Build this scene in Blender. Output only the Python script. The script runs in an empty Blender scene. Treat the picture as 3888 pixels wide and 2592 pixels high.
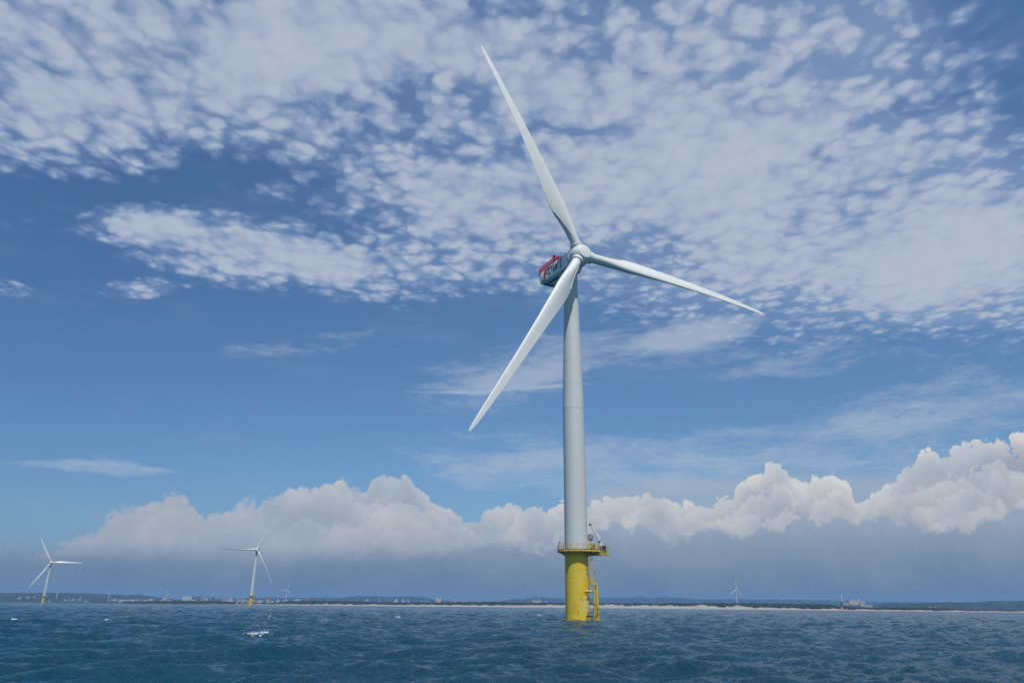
import bpy, bmesh, math, random
import numpy as np
from mathutils import Vector, Matrix

SC = bpy.context.scene
COL = SC.collection
R = math.radians
random.seed(7)
RNG = np.random.default_rng(11)

# ------------------------------------------------------------------ camera
PITCH, ROLL, FPX, CAM_H = math.atan((2300 - 1296) / 2750.0), 0.0092, 2750.0, 2.8
cam_d = bpy.data.cameras.new("camera")
cam = bpy.data.objects.new("camera", cam_d)
COL.objects.link(cam)
SC.camera = cam
cam_d.sensor_fit = 'HORIZONTAL'
cam_d.sensor_width = 36.0
cam_d.lens = 36.0 * FPX / 3888.0
cam_d.clip_start, cam_d.clip_end = 0.5, 60000.0
fwd = Vector((0, math.cos(PITCH), math.sin(PITCH)))
up0 = Vector((0, -math.sin(PITCH), math.cos(PITCH)))
rt0 = Vector((1, 0, 0))
rt = rt0 * math.cos(ROLL) + up0 * math.sin(ROLL)
up = up0 * math.cos(ROLL) - rt0 * math.sin(ROLL)
m3 = Matrix((rt, up, -fwd)).transposed()
cam.matrix_world = Matrix.Translation((0, 0, CAM_H)) @ m3.to_4x4()

# ------------------------------------------------------------------ light and exposure
SUN_EL, SUN_AZ = R(59.5), R(166)          # azimuth clockwise from +Y: behind the camera, a little to the right
SKY_STRENGTH = 0.085
sd = Vector((math.sin(SUN_AZ) * math.cos(SUN_EL), math.cos(SUN_AZ) * math.cos(SUN_EL), math.sin(SUN_EL)))
sun_d = bpy.data.lights.new("sun", 'SUN')
sun_d.energy = 3.65
sun_d.angle = R(0.53)
sun_d.color = (1.0, 0.975, 0.94)
sun = bpy.data.objects.new("sun", sun_d)
COL.objects.link(sun)
sun.rotation_euler = sd.to_track_quat('Z', 'Y').to_euler()
sun.location = sd * 200
SC.view_settings.view_transform = 'Standard'
SC.view_settings.look = 'None'
SC.view_settings.exposure = 0.0
SC.view_settings.gamma = 1.0
SC.render.engine = 'CYCLES'
SC.cycles.use_denoising = False
SC.cycles.sample_clamp_direct = 1.0
SC.cycles.sample_clamp_indirect = 1.0
SC.cycles.max_bounces = 8
SC.cycles.volume_bounces = 0

# ------------------------------------------------------------------ node helpers
class NT:
    def __init__(s, tree):
        s.t = tree
        s.n = tree.nodes
        s.l = tree.links
    def new(s, typ, **kw):
        n = s.n.new(typ)
        for k, v in kw.items():
            setattr(n, k, v)
        return n
    def put(s, sock, v):
        if v is None:
            return
        if isinstance(v, bpy.types.NodeSocket):
            s.l.new(v, sock)
        else:
            sock.default_value = v
    def m(s, op, a, b=None, c=None, clamp=False):
        n = s.new('ShaderNodeMath', operation=op, use_clamp=clamp)
        s.put(n.inputs[0], a); s.put(n.inputs[1], b); s.put(n.inputs[2], c)
        return n.outputs[0]
    def vm(s, op, a, b=None):
        n = s.new('ShaderNodeVectorMath', operation=op)
        s.put(n.inputs[0], a)
        if op == 'SCALE':
            s.put(n.inputs['Scale'], b)
        else:
            s.put(n.inputs[1], b)
        return n.outputs['Value'] if op in ('LENGTH', 'DOT_PRODUCT') else n.outputs[0]
    def xyz(s, x, y, z=0.0):
        n = s.new('ShaderNodeCombineXYZ')
        s.put(n.inputs[0], x); s.put(n.inputs[1], y); s.put(n.inputs[2], z)
        return n.outputs[0]
    def sep(s, v):
        n = s.new('ShaderNodeSeparateXYZ')
        s.put(n.inputs[0], v)
        return n.outputs
    def noise(s, vec, scale, detail=3.0, rough=0.55, color=False, dim='3D', dist=0.0):
        n = s.new('ShaderNodeTexNoise', noise_dimensions=dim)
        s.put(n.inputs['Vector'], vec)
        n.inputs['Scale'].default_value = scale
        n.inputs['Detail'].default_value = detail
        n.inputs['Roughness'].default_value = rough
        n.inputs['Distortion'].default_value = dist
        return n.outputs['Color'] if color else n.outputs['Fac']
    def voro(s, vec, scale, smooth=0.6, dim='2D', feature='SMOOTH_F1'):
        n = s.new('ShaderNodeTexVoronoi', voronoi_dimensions=dim, feature=feature)
        s.put(n.inputs['Vector'], vec)
        n.inputs['Scale'].default_value = scale
        if feature == 'SMOOTH_F1':
            n.inputs['Smoothness'].default_value = smooth
        return n.outputs['Distance']
    def sstep(s, x, lo, hi):
        n = s.new('ShaderNodeMapRange', interpolation_type='SMOOTHSTEP')
        s.put(n.inputs['Value'], x); s.put(n.inputs['From Min'], lo); s.put(n.inputs['From Max'], hi)
        return n.outputs['Result']
    def lin(s, x, lo, hi, a=0.0, b=1.0):
        n = s.new('ShaderNodeMapRange')
        s.put(n.inputs['Value'], x); s.put(n.inputs['From Min'], lo); s.put(n.inputs['From Max'], hi)
        s.put(n.inputs['To Min'], a); s.put(n.inputs['To Max'], b)
        return n.outputs['Result']
    def mix(s, f, a, b, mode='MIX'):
        n = s.new('ShaderNodeMix', data_type='RGBA', blend_type=mode)
        s.put(n.inputs[0], f)
        for sock, v in ((n.inputs[6], a), (n.inputs[7], b)):
            if isinstance(v, tuple) and len(v) == 3:
                v = v + (1.0,)
            s.put(sock, v)
        return n.outputs[2]
    def curve(s, x, pts):
        n = s.new('ShaderNodeFloatCurve')
        c = n.mapping.curves[0]
        n.mapping.use_clip = False
        while len(c.points) < len(pts):
            c.points.new(0.5, 0.5)
        for p, (px, py) in zip(c.points, pts):
            p.location = (px, py)
            p.handle_type = 'VECTOR'
        n.mapping.update()
        s.put(n.inputs['Value'], x)
        return n.outputs[0]

# ------------------------------------------------------------------ sky
AC = [(-0.6888, 0.7671, 0.4853, 0.1481, 0.345, 0.95),(-0.1976, 0.7516, 0.2474, 0.2665, 0.15, 0.64),(0.0006, 0.5839, 0.1989, 0.1086, 0.01, 0.60),(0.3594, 0.829, 0.4416, 0.1705, -0.236, 0.88),(0.5432, 0.5348, 0.3419, 0.1358, -0.208, 0.9),(0.7273, 0.4003, 0.1849, 0.0821, -0.18, 0.7),(0.3981, 0.4079, 0.2401, 0.0676, -0.128, 0.45),(-0.4359, 0.4741, 0.1880, 0.047, 0.042, 0.95),(-0.2098, 0.4620, 0.1132, 0.0369, -0.031, 0.45),(-0.5504, 0.3907, 0.0604, 0.0143, 0.12, 0.75),(-0.5727, 0.4933, 0.1012, 0.0278, 0.218, 0.55),(-0.6916, 0.5957, 0.336, 0.0691, 0.277, 0.42),(-0.7107, 0.501, 0.2233, 0.0286, 0.204, -0.28),(0.8173, 0.7213, 0.1262, 0.1179, 0.367, -0.10),(-0.7586, 0.4402, 0.0713, 0.0145, 0.217, 0.15),(-0.3108, 0.5435, 0.1766, 0.0303, 0.167, -0.22),(-0.7578, 0.3579, 0.0322, 0.0138, 0.178, 0.35),(0.5873, 0.6501, 0.1583, 0.0261, 0.17, -0.35),(-0.4023, 0.6094, 0.1299, 0.0269, 0.042, -0.25),(0.0215, 0.4656, 0.1399, 0.0307, 0.0, 0.3), (0.235, 0.565, 0.20, 0.135, -0.08, 0.40), (0.16, 0.74, 0.16, 0.10, -0.08, 0.25)]
CI = [(0.0987, 0.3463, 0.2003, 0.0365, 0.151, 0.6),(0.2744, 0.365, 0.0976, 0.018, 0.126, 0.75),(0.3868, 0.3196, 0.174, 0.0301, 0.007, 0.45),(-0.016, 0.2909, 0.1134, 0.0275, 0.154, 0.6),(0.2797, 0.2055, 0.332, 0.0251, 0.045, 0.5),(-0.5485, 0.1529, 0.08, 0.0103, 0.02, 0.75),(-0.3064, 0.3407, 0.1163, 0.0176, 0.209, 0.4),(0.0036, 0.2071, 0.1286, 0.0408, 0.009, 0.3),(0.6214, 0.2258, 0.1697, 0.0659, 0.082, 0.5),(-0.6835, 0.146, 0.0582, 0.0068, 0.075, 0.4),(0.1483, 0.1521, 0.1083, 0.0177, -0.013, 0.6),(0.3489, 0.1639, 0.2548, 0.0257, -0.041, 0.55),(-0.0579, 0.1732, 0.0908, 0.0217, -0.155, 0.35),(0.003, 0.2915, 0.12, 0.0025, 0.06, 0.8)]
CUB = [(-0.7775, 0.0385), (-0.7098, 0.0457), (-0.6579, 0.0599), (-0.5955, 0.0782), (-0.5539, 0.0981), (-0.5439, 0.1171), (-0.5245, 0.1276), (-0.4971, 0.1356), (-0.4762, 0.1408), (-0.4631, 0.1488), (-0.4487, 0.1497), (-0.4328, 0.1428), (-0.4211, 0.1271), (-0.4072, 0.1197), (-0.3786, 0.1211), (-0.366, 0.1333), (-0.339, 0.1475), (-0.2672, 0.1546), (-0.2458, 0.158), (-0.2321, 0.1674), (-0.2209, 0.1644), (-0.1988, 0.16), (-0.1856, 0.1784), (-0.1747, 0.1788), (-0.1667, 0.1684), (-0.1488, 0.1737), (-0.1378, 0.1719), (-0.1317, 0.1606), (-0.1222, 0.1502), (-0.0926, 0.1332), (-0.0528, 0.1199), (-0.0315, 0.1237), (0.0256, 0.1355), (0.0364, 0.1367), (0.0506, 0.1244), (0.0722, 0.1332), (0.1045, 0.1349), (0.1405, 0.1364), (0.1657, 0.1378), (0.195, 0.1478), (0.2092, 0.1434), (0.2226, 0.1293), (0.2657, 0.129), (0.3029, 0.1417), (0.3307, 0.1647), (0.3578, 0.1766), (0.376, 0.1757), (0.3846, 0.1573), (0.3993, 0.1449), (0.4141, 0.1593), (0.4431, 0.1569), (0.4668, 0.1452), (0.4715, 0.1305), (0.4851, 0.1251), (0.5223, 0.1489), (0.548, 0.1666), (0.5804, 0.1789), (0.6109, 0.1815), (0.6496, 0.1856), (0.6876, 0.1867), (0.722, 0.19), (0.8013, 0.185), (0.8693, 0.1624)]
CUF = [(-0.7765, 0.0559), (-0.6759, 0.0665), (-0.5725, 0.072), (-0.4679, 0.0752), (-0.3277, 0.0769), (-0.223, 0.0811), (-0.118, 0.0849), (-0.0553, 0.092), (-0.0132, 0.0962), (0.0221, 0.0862), (0.0645, 0.0933), (0.1036, 0.1022), (0.142, 0.1134), (0.1568, 0.1016), (0.1681, 0.1084), (0.1912, 0.1017), (0.2082, 0.0894), (0.2378, 0.0981), (0.282, 0.1004), (0.3101, 0.0897), (0.3347, 0.1007), (0.367, 0.0993), (0.3753, 0.1194), (0.3939, 0.124), (0.4106, 0.115), (0.4142, 0.1007), (0.4297, 0.1063), (0.4431, 0.1161), (0.4573, 0.1102), (0.488, 0.1174), (0.5163, 0.1088), (0.517, 0.0976), (0.5398, 0.1089), (0.5556, 0.0988), (0.5747, 0.088), (0.6281, 0.101), (0.7002, 0.1155), (0.8486, 0.1085)]

def build_world():
    w = bpy.data.worlds.new("World")
    SC.world = w
    w.use_nodes = True
    w.cycles.sampling_method = 'MANUAL'
    w.cycles.sample_map_resolution = 512
    T = NT(w.node_tree)
    T.n.clear()
    out = T.new('ShaderNodeOutputWorld')
    bg = T.new('ShaderNodeBackground')
    bg.inputs['Strength'].default_value = SKY_STRENGTH
    T.l.new(bg.outputs[0], out.inputs[0])
    sky = T.new('ShaderNodeTexSky', sky_type='NISHITA')
    sky.sun_disc = False
    sky.sun_elevation = SUN_EL
    sky.sun_rotation = SUN_AZ
    sky.altitude = 0.0
    sky.air_density = 1.0
    sky.dust_density = 0.35
    sky.ozone_density = 2.0
    skyc = T.mix(1.0, sky.outputs[0], (0.83, 1.08, 1.30), 'MULTIPLY')

    def lum(r, g, b):     # colour of a cloud as it leaves the sky, in the units of the Background
        return (r / SKY_STRENGTH, g / SKY_STRENGTH, b / SKY_STRENGTH, 1.0)

    d = T.new('ShaderNodeTexCoord').outputs['Generated']
    x, y, z = T.sep(d)
    ay = T.m('ADD', T.m('ABSOLUTE', y), 1e-3)
    sx = T.m('DIVIDE', x, ay)
    hyp = T.m('SQRT', T.m('ADD', T.m('MULTIPLY', x, x), T.m('MULTIPLY', y, y)))
    sy = T.m('DIVIDE', z, T.m('MAXIMUM', hyp, 1e-3))
    S = T.xyz(sx, sy)
    zz = T.m('ADD', T.m('MAXIMUM', z, 0.0), 0.06)
    P = T.xyz(T.m('DIVIDE', x, zz), T.m('DIVIDE', y, zz))

    def blobs(vec, table):
        tot = None
        for cx, cy, rx, ry, ang, wgt in table:
            mp = T.new('ShaderNodeMapping', vector_type='TEXTURE')
            T.put(mp.inputs['Vector'], vec)
            mp.inputs['Location'].default_value = (cx, cy, 0)
            mp.inputs['Rotation'].default_value = (0, 0, ang)
            mp.inputs['Scale'].default_value = (rx, ry, 1)
            l2 = T.vm('DOT_PRODUCT', mp.outputs[0], mp.outputs[0])
            g = T.m('MULTIPLY', T.m('EXPONENT', T.m('MULTIPLY', T.m('MULTIPLY', l2, l2), -0.7)), wgt)
            tot = g if tot is None else T.m('ADD', tot, g)
        return tot

    gr = T.m('MULTIPLY', T.lin(sy, 0.15, 0.75, 0.86, 1.10), T.lin(sx, -0.65, 0.05, 0.88, 1.0))
    skyc = T.vm('MULTIPLY', skyc, T.xyz(T.m('MULTIPLY', gr, T.lin(sy, 0.2, 0.6, 0.96, 1.0)), gr, gr))
    skyc = T.vm('MULTIPLY', skyc, T.xyz(T.lin(sx, -0.65, 0.0, 0.88, 1.0), T.lin(sx, -0.65, 0.0, 0.93, 1.0), 1.0))

    skyc = T.mix(T.lin(sy, 0.02, 0.17, 0.60, 0.0), skyc, lum(0.175, 0.265, 0.40))
    # -- altocumulus sheet
    w1 = T.vm('SUBTRACT', T.noise(P, 2.2, 3, 0.6, color=True), (0.5, 0.5, 0.5))
    Sw = T.vm('ADD', S, T.vm('MULTIPLY', w1, (0.16, 0.075, 0)))
    Pw = T.vm('ADD', P, T.vm('SCALE', T.vm('SUBTRACT', T.noise(P, 7.0, 3, 0.6, color=True), (0.5, 0.5, 0.5)), 0.10))
    cov = blobs(Sw, AC)
    Pn = T.vm('ADD', P, T.vm('SCALE', T.vm('SUBTRACT', T.noise(P, 11.0, 4, 0.6, color=True), (0.5, 0.5, 0.5)), 0.062))
    mid = T.noise(P, 4.0, 4, 0.55)
    fine = T.noise(Pn, 25.0, 7, 0.62)
    def puffs(sc, off, sm):
        return T.m('SUBTRACT', 1.0, T.m('MULTIPLY', T.voro(T.vm('ADD', Pn, off), sc, sm), 1.25))
    puff = T.m('ADD', T.m('MULTIPLY', puffs(14.5, (0, 0, 0), 0.35), 0.60), T.m('MULTIPLY', puffs(30.0, (4.1, 2.7, 0), 0.35), 0.40))
    solid = T.sstep(cov, 0.70, 1.15)
    dens = T.m('ADD', T.m('MULTIPLY', puff, 0.62), T.m('ADD', T.m('MULTIPLY', fine, 0.54), T.m('MULTIPLY', mid, 0.30)))
    dens = T.m('ADD', T.m('MULTIPLY', dens, T.m('SUBTRACT', 1.0, T.m('MULTIPLY', solid, 0.55))), T.m('MULTIPLY', solid, 0.38))
    ac = T.m('ADD', dens, T.m('MULTIPLY', cov, 0.46))
    a1 = T.sstep(ac, 0.68, 1.24)
    a1 = T.m('MAXIMUM', T.m('MULTIPLY', a1, 0.88), T.m('MULTIPLY', T.sstep(cov, 0.22, 0.80), T.lin(sx, -0.1, 0.35, 0.28, 0.52)))
    a1 = T.m('MULTIPLY', a1, T.sstep(cov, 0.04, 0.28))
    br = T.sstep(ac, 0.84, 1.40)
    c1 = T.mix(br, lum(0.255, 0.36, 0.57), lum(0.50, 0.55, 0.64))
    # -- cirrus and thin streaks
    Pc = T.vm('MULTIPLY', Pw, (2.0, 7.0, 1.0))
    st = T.noise(T.vm('MULTIPLY', T.vm('ADD', S, T.vm('SCALE', w1, 0.05)), (5.5, 26.0, 1.0)), 1.6, 7, 0.62)
    wav = T.noise(Pw, 22.0, 4, 0.6)
    ccov = blobs(T.vm('ADD', S, T.vm('MULTIPLY', w1, (0.07, 0.02, 0))), CI)
    a2 = T.sstep(T.m('ADD', T.m('ADD', T.m('MULTIPLY', st, 0.75), T.m('MULTIPLY', wav, 0.25)), T.m('MULTIPLY', ccov, 0.45)), 0.56, 1.02)
    a2 = T.m('MULTIPLY', T.m('MULTIPLY', a2, 0.72), T.sstep(ccov, 0.02, 0.25))
    veil = T.m('MULTIPLY', T.sstep(T.noise(T.vm('MULTIPLY', S, (3.0, 14.0, 1.0)), 1.3, 5, 0.6), 0.50, 0.80), 0.10)
    a2 = T.m('MAXIMUM', a2, veil)
    c2 = lum(0.42, 0.50, 0.61)

    # -- cumulus bank along the horizon
    b0 = T.lin(sx, -0.9, 0.9)
    def prof(pts):
        return T.curve(b0, [(0.0, pts[0][1] * 5)] + [((px + 0.9) / 1.8, py * 5) for px, py in pts] + [(1.0, pts[-1][1] * 5)])
    hb = T.m('DIVIDE', prof(CUB), 5.0)
    hf = T.m('DIVIDE', prof(CUF), 5.0)
    hb = T.m('SUBTRACT', hb, T.lin(sx, -0.5, 0.02, 0.010, -0.002))
    Q = T.xyz(sx, T.m('MULTIPLY', sy, 1.15))
    Qw = T.vm('ADD', Q, T.vm('SCALE', T.vm('SUBTRACT', T.noise(Q, 26, 4, 0.6, color=True), (0.5, 0.5, 0.5)), 0.022))

    def billow(vec):
        def dome(sc):
            q = T.voro(vec, sc, feature='F1')
            return T.m('SUBTRACT', 0.75, T.m('MULTIPLY', T.m('MULTIPLY', q, q), 1.9))
        fb = T.m('SUBTRACT', T.noise(vec, 110, 5, 0.65), 0.5)
        return T.m('ADD', T.m('ADD', dome(21.0), T.m('MULTIPLY', dome(47.0), 0.50)), T.m('ADD', T.m('MULTIPLY', dome(112.0), 0.34), T.m('MULTIPLY', fb, 0.85)))
    soft = T.lin(sx, -0.60, 0.05, 1.0, 0.05)
    warm = T.lin(sx, -0.6, 0.1, 0.60, 0.0)
    bigl = T.noise(Q, 14, 3, 0.55)
    a3, c3, bl = None, None, None
    for i in range(5):
        off = (0.37 * i, 0.21 * i, 0.0)
        bi = billow(T.vm('ADD', Qw, off))
        if bl is None: bl = bi
        und = T.m('SUBTRACT', T.noise(T.xyz(sx, 3.1 * i), 7.0 + 2 * i, 3, 0.6, dim='2D'), 0.5)
        hi = T.m('ADD', T.m('MULTIPLY', hb, 1.0 - 0.135 * i), T.m('MULTIPLY', und, 0.0 if i == 0 else 0.085))
        if i: hi = T.m('MINIMUM', hi, T.m('SUBTRACT', hb, 0.004))
        top = T.m('SUBTRACT', T.m('ADD', hi, T.m('MULTIPLY', T.m('SUBTRACT', bi, 0.85), 0.0135)), sy)
        al = T.sstep(top, 0.0, T.m('ADD', 0.0028 + 0.0012 * i, T.m('MULTIPLY', soft, 0.012)))
        edge = T.m('POWER', T.m('SUBTRACT', 1.0, T.sstep(top, -0.004, 0.046)), 1.5)
        lit = T.m('ADD', T.m('MULTIPLY', edge, 0.66 - 0.05 * i), T.m('ADD', T.m('MULTIPLY', bi, 0.30), T.lin(bigl, 0.3, 0.7, -0.26, 0.24)), clamp=True)
        ci = T.mix(lit, lum(0.335, 0.37, 0.44), lum(0.80, 0.77, 0.725))
        if a3 is None: a3, c3 = al, ci
        else: c3 = T.mix(T.m('MULTIPLY', al, 0.85 - 0.08 * i), c3, ci)
    c3 = T.mix(warm, c3, lum(0.44, 0.42, 0.445))
    c3 = T.mix(T.lin(sy, 0.06, 0.15, 0.52, 0.10), c3, lum(0.425, 0.43, 0.465))
    a3 = T.m('MULTIPLY', a3, T.m('MULTIPLY', T.lin(sx, -0.55, -0.05, 0.80, 0.97), T.lin(T.noise(Q, 7.5, 4, 0.6), 0.38, 0.60, 0.70, 1.0)))
    # front rank, sunk in the haze
    topf = T.m('SUBTRACT', T.m('ADD', hf, T.m('MULTIPLY', T.m('SUBTRACT', bl, 0.85), T.lin(sx, -0.12, 0.08, 0.003, 0.012))), sy)
    a4 = T.sstep(topf, 0.0, T.lin(sx, -0.10, 0.10, 0.034, 0.012))
    a4 = T.m('MULTIPLY', a4, T.lin(T.noise(Q, 9, 3, 0.5), 0.3, 0.7, 0.70, 0.95))
    lowf = T.sstep(T.m('SUBTRACT', 0.118, sy), 0.0, 0.10)
    c4 = T.mix(lowf, lum(0.30, 0.38, 0.485), lum(0.125, 0.195, 0.285))
    # veil of thin cloud above the bank on the right
    hv = T.curve(b0, [(0.0, 0.0), (0.52, 0.0), (0.56, 0.79), (0.63, 0.83), (0.70, 0.86), (0.78, 0.80), (0.9, 0.86), (1.0, 0.8)])
    av = T.m('MULTIPLY', T.sstep(T.m('SUBTRACT', T.m('DIVIDE', hv, 5.0), T.m('ADD', sy, T.m('MULTIPLY', T.m('SUBTRACT', st, 0.5), 0.03))), 0.0, 0.02), 0.60)
    cv = lum(0.40, 0.455, 0.53)

    col = T.mix(a1, skyc, c1)
    col = T.mix(a2, col, c2)
    col = T.mix(av, col, cv)
    col = T.mix(a3, col, c3)
    col = T.mix(a4, col, c4)
    T.l.new(col, bg.inputs['Color'])
build_world()

# ------------------------------------------------------------------ materials
def mat(name, col, rough=0.5, metal=0.0, spec=0.5, var=0.08, scale=1.5, bump=0.0, extra=None):
    m = bpy.data.materials.new(name)
    m.use_nodes = True
    T = NT(m.node_tree)
    b = T.n['Principled BSDF']
    b.inputs['Roughness'].default_value = rough
    b.inputs['Metallic'].default_value = metal
    b.inputs['Specular IOR Level'].default_value = spec
    obj = T.new('ShaderNodeTexCoord').outputs['Object']
    n = T.noise(obj, scale, 5, 0.6)
    c = T.mix(T.lin(n, 0.3, 0.7), tuple(v * (1 - var) for v in col), tuple(min(1, v * (1 + var)) for v in col))
    if extra:
        c = extra(T, obj, c, b)
    T.l.new(c, b.inputs['Base Color'])
    if bump:
        bp = T.new('ShaderNodeBump')
        bp.inputs['Strength'].default_value = bump
        bp.inputs['Distance'].default_value = 0.05
        T.l.new(T.noise(obj, scale * 6, 4), bp.inputs['Height'])
        T.l.new(bp.outputs[0], b.inputs['Normal'])
    return m

def tower_extra(T, o, c, b):
    x, y, z = T.sep(o)
    streak = T.noise(T.vm('MULTIPLY', o, (1.6, 1.6, 0.05)), 1.0, 5, 0.65)
    c = T.mix(T.m('MULTIPLY', T.sstep(streak, 0.52, 0.78), 0.16), c, (0.42, 0.44, 0.42))
    return c
def yellow_extra(T, o, c, b):
    x, y, z = T.sep(o)
    # chalky, sun-bleached patches and deeper fresh paint
    n = T.noise(T.vm('MULTIPLY', o, (0.55, 0.55, 0.22)), 1.0, 4, 0.55)
    c = T.mix(T.m('MULTIPLY', T.sstep(n, 0.45, 0.72), 0.55), c, (0.68, 0.54, 0.13))
    c = T.mix(T.m('MULTIPLY', T.sstep(T.noise(T.vm('ADD', o, (7, 3, 5)), 0.35, 3), 0.48, 0.75), 0.7), c, (0.58, 0.42, 0.012))
    # worn whitish patch low down on the boat side
    dv = T.vm('MULTIPLY', T.vm('SUBTRACT', o, (1.9, -1.9, 3.1)), (0.75, 0.6, 0.42))
    g = T.m('SUBTRACT', 1.0, T.vm('LENGTH', dv))
    g = T.m('ADD', g, T.m('MULTIPLY', T.m('SUBTRACT', T.noise(o, 1.4, 5, 0.65), 0.5), 1.0))
    c = T.mix(T.m('MULTIPLY', T.sstep(g, -0.1, 0.75), 0.65), c, (0.66, 0.57, 0.28))
    # growth and scrapes by the landing
    dv2 = T.vm('MULTIPLY', T.vm('SUBTRACT', o, (2.1, -1.35, 1.5)), (1.2, 1.2, 1.15))
    g2 = T.m('ADD', T.m('SUBTRACT', 0.75, T.vm('LENGTH', dv2)), T.m('MULTIPLY', T.m('SUBTRACT', T.noise(T.vm('MULTIPLY', o, (1, 1, 0.6)), 5.0, 4, 0.7), 0.5), 1.6))
    c = T.mix(T.m('MULTIPLY', T.sstep(g2, 0.05, 0.4), 0.85), c, (0.10, 0.075, 0.02))
    # rust spot with a run below it
    dr = T.vm('MULTIPLY', T.vm('SUBTRACT', o, (-0.12, -2.5, 1.72)), (5.5, 0.7, 4.2))
    r1 = T.sstep(T.m('ADD', T.m('SUBTRACT', 1.0, T.vm('LENGTH', dr)), T.m('MULTIPLY', T.m('SUBTRACT', T.noise(o, 6, 3), 0.5), 1.3)), 0.0, 0.6)
    dr2 = T.vm('MULTIPLY', T.vm('SUBTRACT', o, (-0.12, -2.5, 1.15)), (20.0, 0.7, 1.6))
    r2 = T.sstep(T.m('SUBTRACT', 1.0, T.vm('LENGTH', dr2)), 0.0, 0.8)
    c = T.mix(T.m('MAXIMUM', r1, T.m('MULTIPLY', r2, 0.7)), c, (0.20, 0.045, 0.008))
    # a few dark runs
    for (px, pz, hx, hz) in ((0.42, 4.2, 9.0, 1.5), (0.95, 3.9, 12.0, 2.2), (0.75, 4.7, 12.0, 3.0)):
        dd = T.vm('MULTIPLY', T.vm('SUBTRACT', o, (px, -2.4, pz)), (hx, 0.7, hz))
        k = T.sstep(T.m('ADD', T.m('SUBTRACT', 1.0, T.vm('LENGTH', dd)), T.m('MULTIPLY', T.m('SUBTRACT', T.noise(o, 9, 3), 0.5), 0.9)), 0.0, 0.5)
        c = T.mix(T.m('MULTIPLY', k, 0.6), c, (0.16, 0.13, 0.02))
    # splash zone
    wl = T.m('ADD', z, T.m('MULTIPLY', T.m('SUBTRACT', T.noise(T.vm('MULTIPLY', o, (1, 1, 0.3)), 2.2, 4, 0.65), 0.5), 1.1))
    c = T.mix(T.m('SUBTRACT', 1.0, T.sstep(wl, 0.1, 0.55)), c, (0.40, 0.27, 0.02))
    c = T.mix(T.m('SUBTRACT', 1.0, T.sstep(wl, -0.25, 0.12)), c, (0.05, 0.05, 0.015))
    return c
def rusty_extra(T, o, c, b):
    n = T.noise(o, 1.9, 5, 0.7)
    return T.mix(T.m('MULTIPLY', T.sstep(n, 0.56, 0.66), 0.75), c, (0.22, 0.09, 0.02))
def fender_extra(T, o, c, b):
    x, y, z = T.sep(o)
    n = T.noise(T.vm('MULTIPLY', o, (3.0, 3.0, 0.7)), 1.0, 4, 0.7)
    lowz = T.m('SUBTRACT', 1.0, T.sstep(z, 1.5, 6.5))
    c = T.mix(T.m('MULTIPLY', T.sstep(T.m('ADD', n, T.m('MULTIPLY', lowz, 0.10)), 0.60, 0.66), 0.9), c, (0.05, 0.035, 0.02))
    return c

M_TOWER = mat("tower_paint", (0.575, 0.60, 0.555), 0.42, var=0.025, scale=0.35, extra=tower_extra)
M_BLADE = mat("blade_gelcoat", (0.73, 0.74, 0.67), 0.38, var=0.025, scale=0.5)
M_NAC = mat("nacelle_shell", (0.88, 0.87, 0.81), 0.45, var=0.04, scale=0.8)
M_YEL = mat("yellow_pile_paint", (0.70, 0.49, 0.03), 0.45, var=0.06, scale=0.9, extra=yellow_extra)
M_YST = mat("yellow_steel", (0.60, 0.45, 0.06), 0.5, var=0.10, scale=2.0)
M_YRU = mat("yellow_rusty_rail", (0.58, 0.42, 0.09), 0.55, var=0.12, scale=3.0, extra=rusty_extra)
M_FEN = mat("fender_paint", (0.58, 0.43, 0.04), 0.5, var=0.10, scale=1.5, extra=fender_extra)
M_DARK = mat("dark_steel", (0.035, 0.035, 0.04), 0.5, var=0.2, scale=3)
M_GRAT = mat("deck_grating", (0.10, 0.085, 0.07), 0.75, var=0.2, scale=6)
M_CRANE = mat("crane_paint", (0.55, 0.58, 0.60), 0.4, var=0.06, scale=2.0)
M_RED = mat("signal_red", (0.68, 0.04, 0.06), 0.45, var=0.08, scale=2)
M_REDN = mat("red_mesh_panel", (0.74, 0.22, 0.26), 0.6, var=0.12, scale=3)
M_LRED = mat("letter_red", (0.46, 0.04, 0.06), 0.5, var=0.05)
M_LGRN = mat("letter_green", (0.012, 0.21, 0.15), 0.5, var=0.05)
M_SIGN = mat("sign_plate", (0.62, 0.50, 0.14), 0.5, var=0.10, scale=2.5)
M_BLACK = mat("black_paint", (0.015, 0.014, 0.012), 0.5, var=0.1)
M_GREY = mat("grey_underside", (0.32, 0.35, 0.37), 0.5, var=0.06)
M_WHITE = mat("white_plastic", (0.75, 0.75, 0.73), 0.4, var=0.04)
M_STRIP = mat("blade_strip", (0.66, 0.65, 0.60), 0.55, var=0.08, scale=4)
M_BARN = mat("sea_growth", (0.05, 0.035, 0.022), 0.9, var=0.4, scale=6, bump=0.6)

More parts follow.
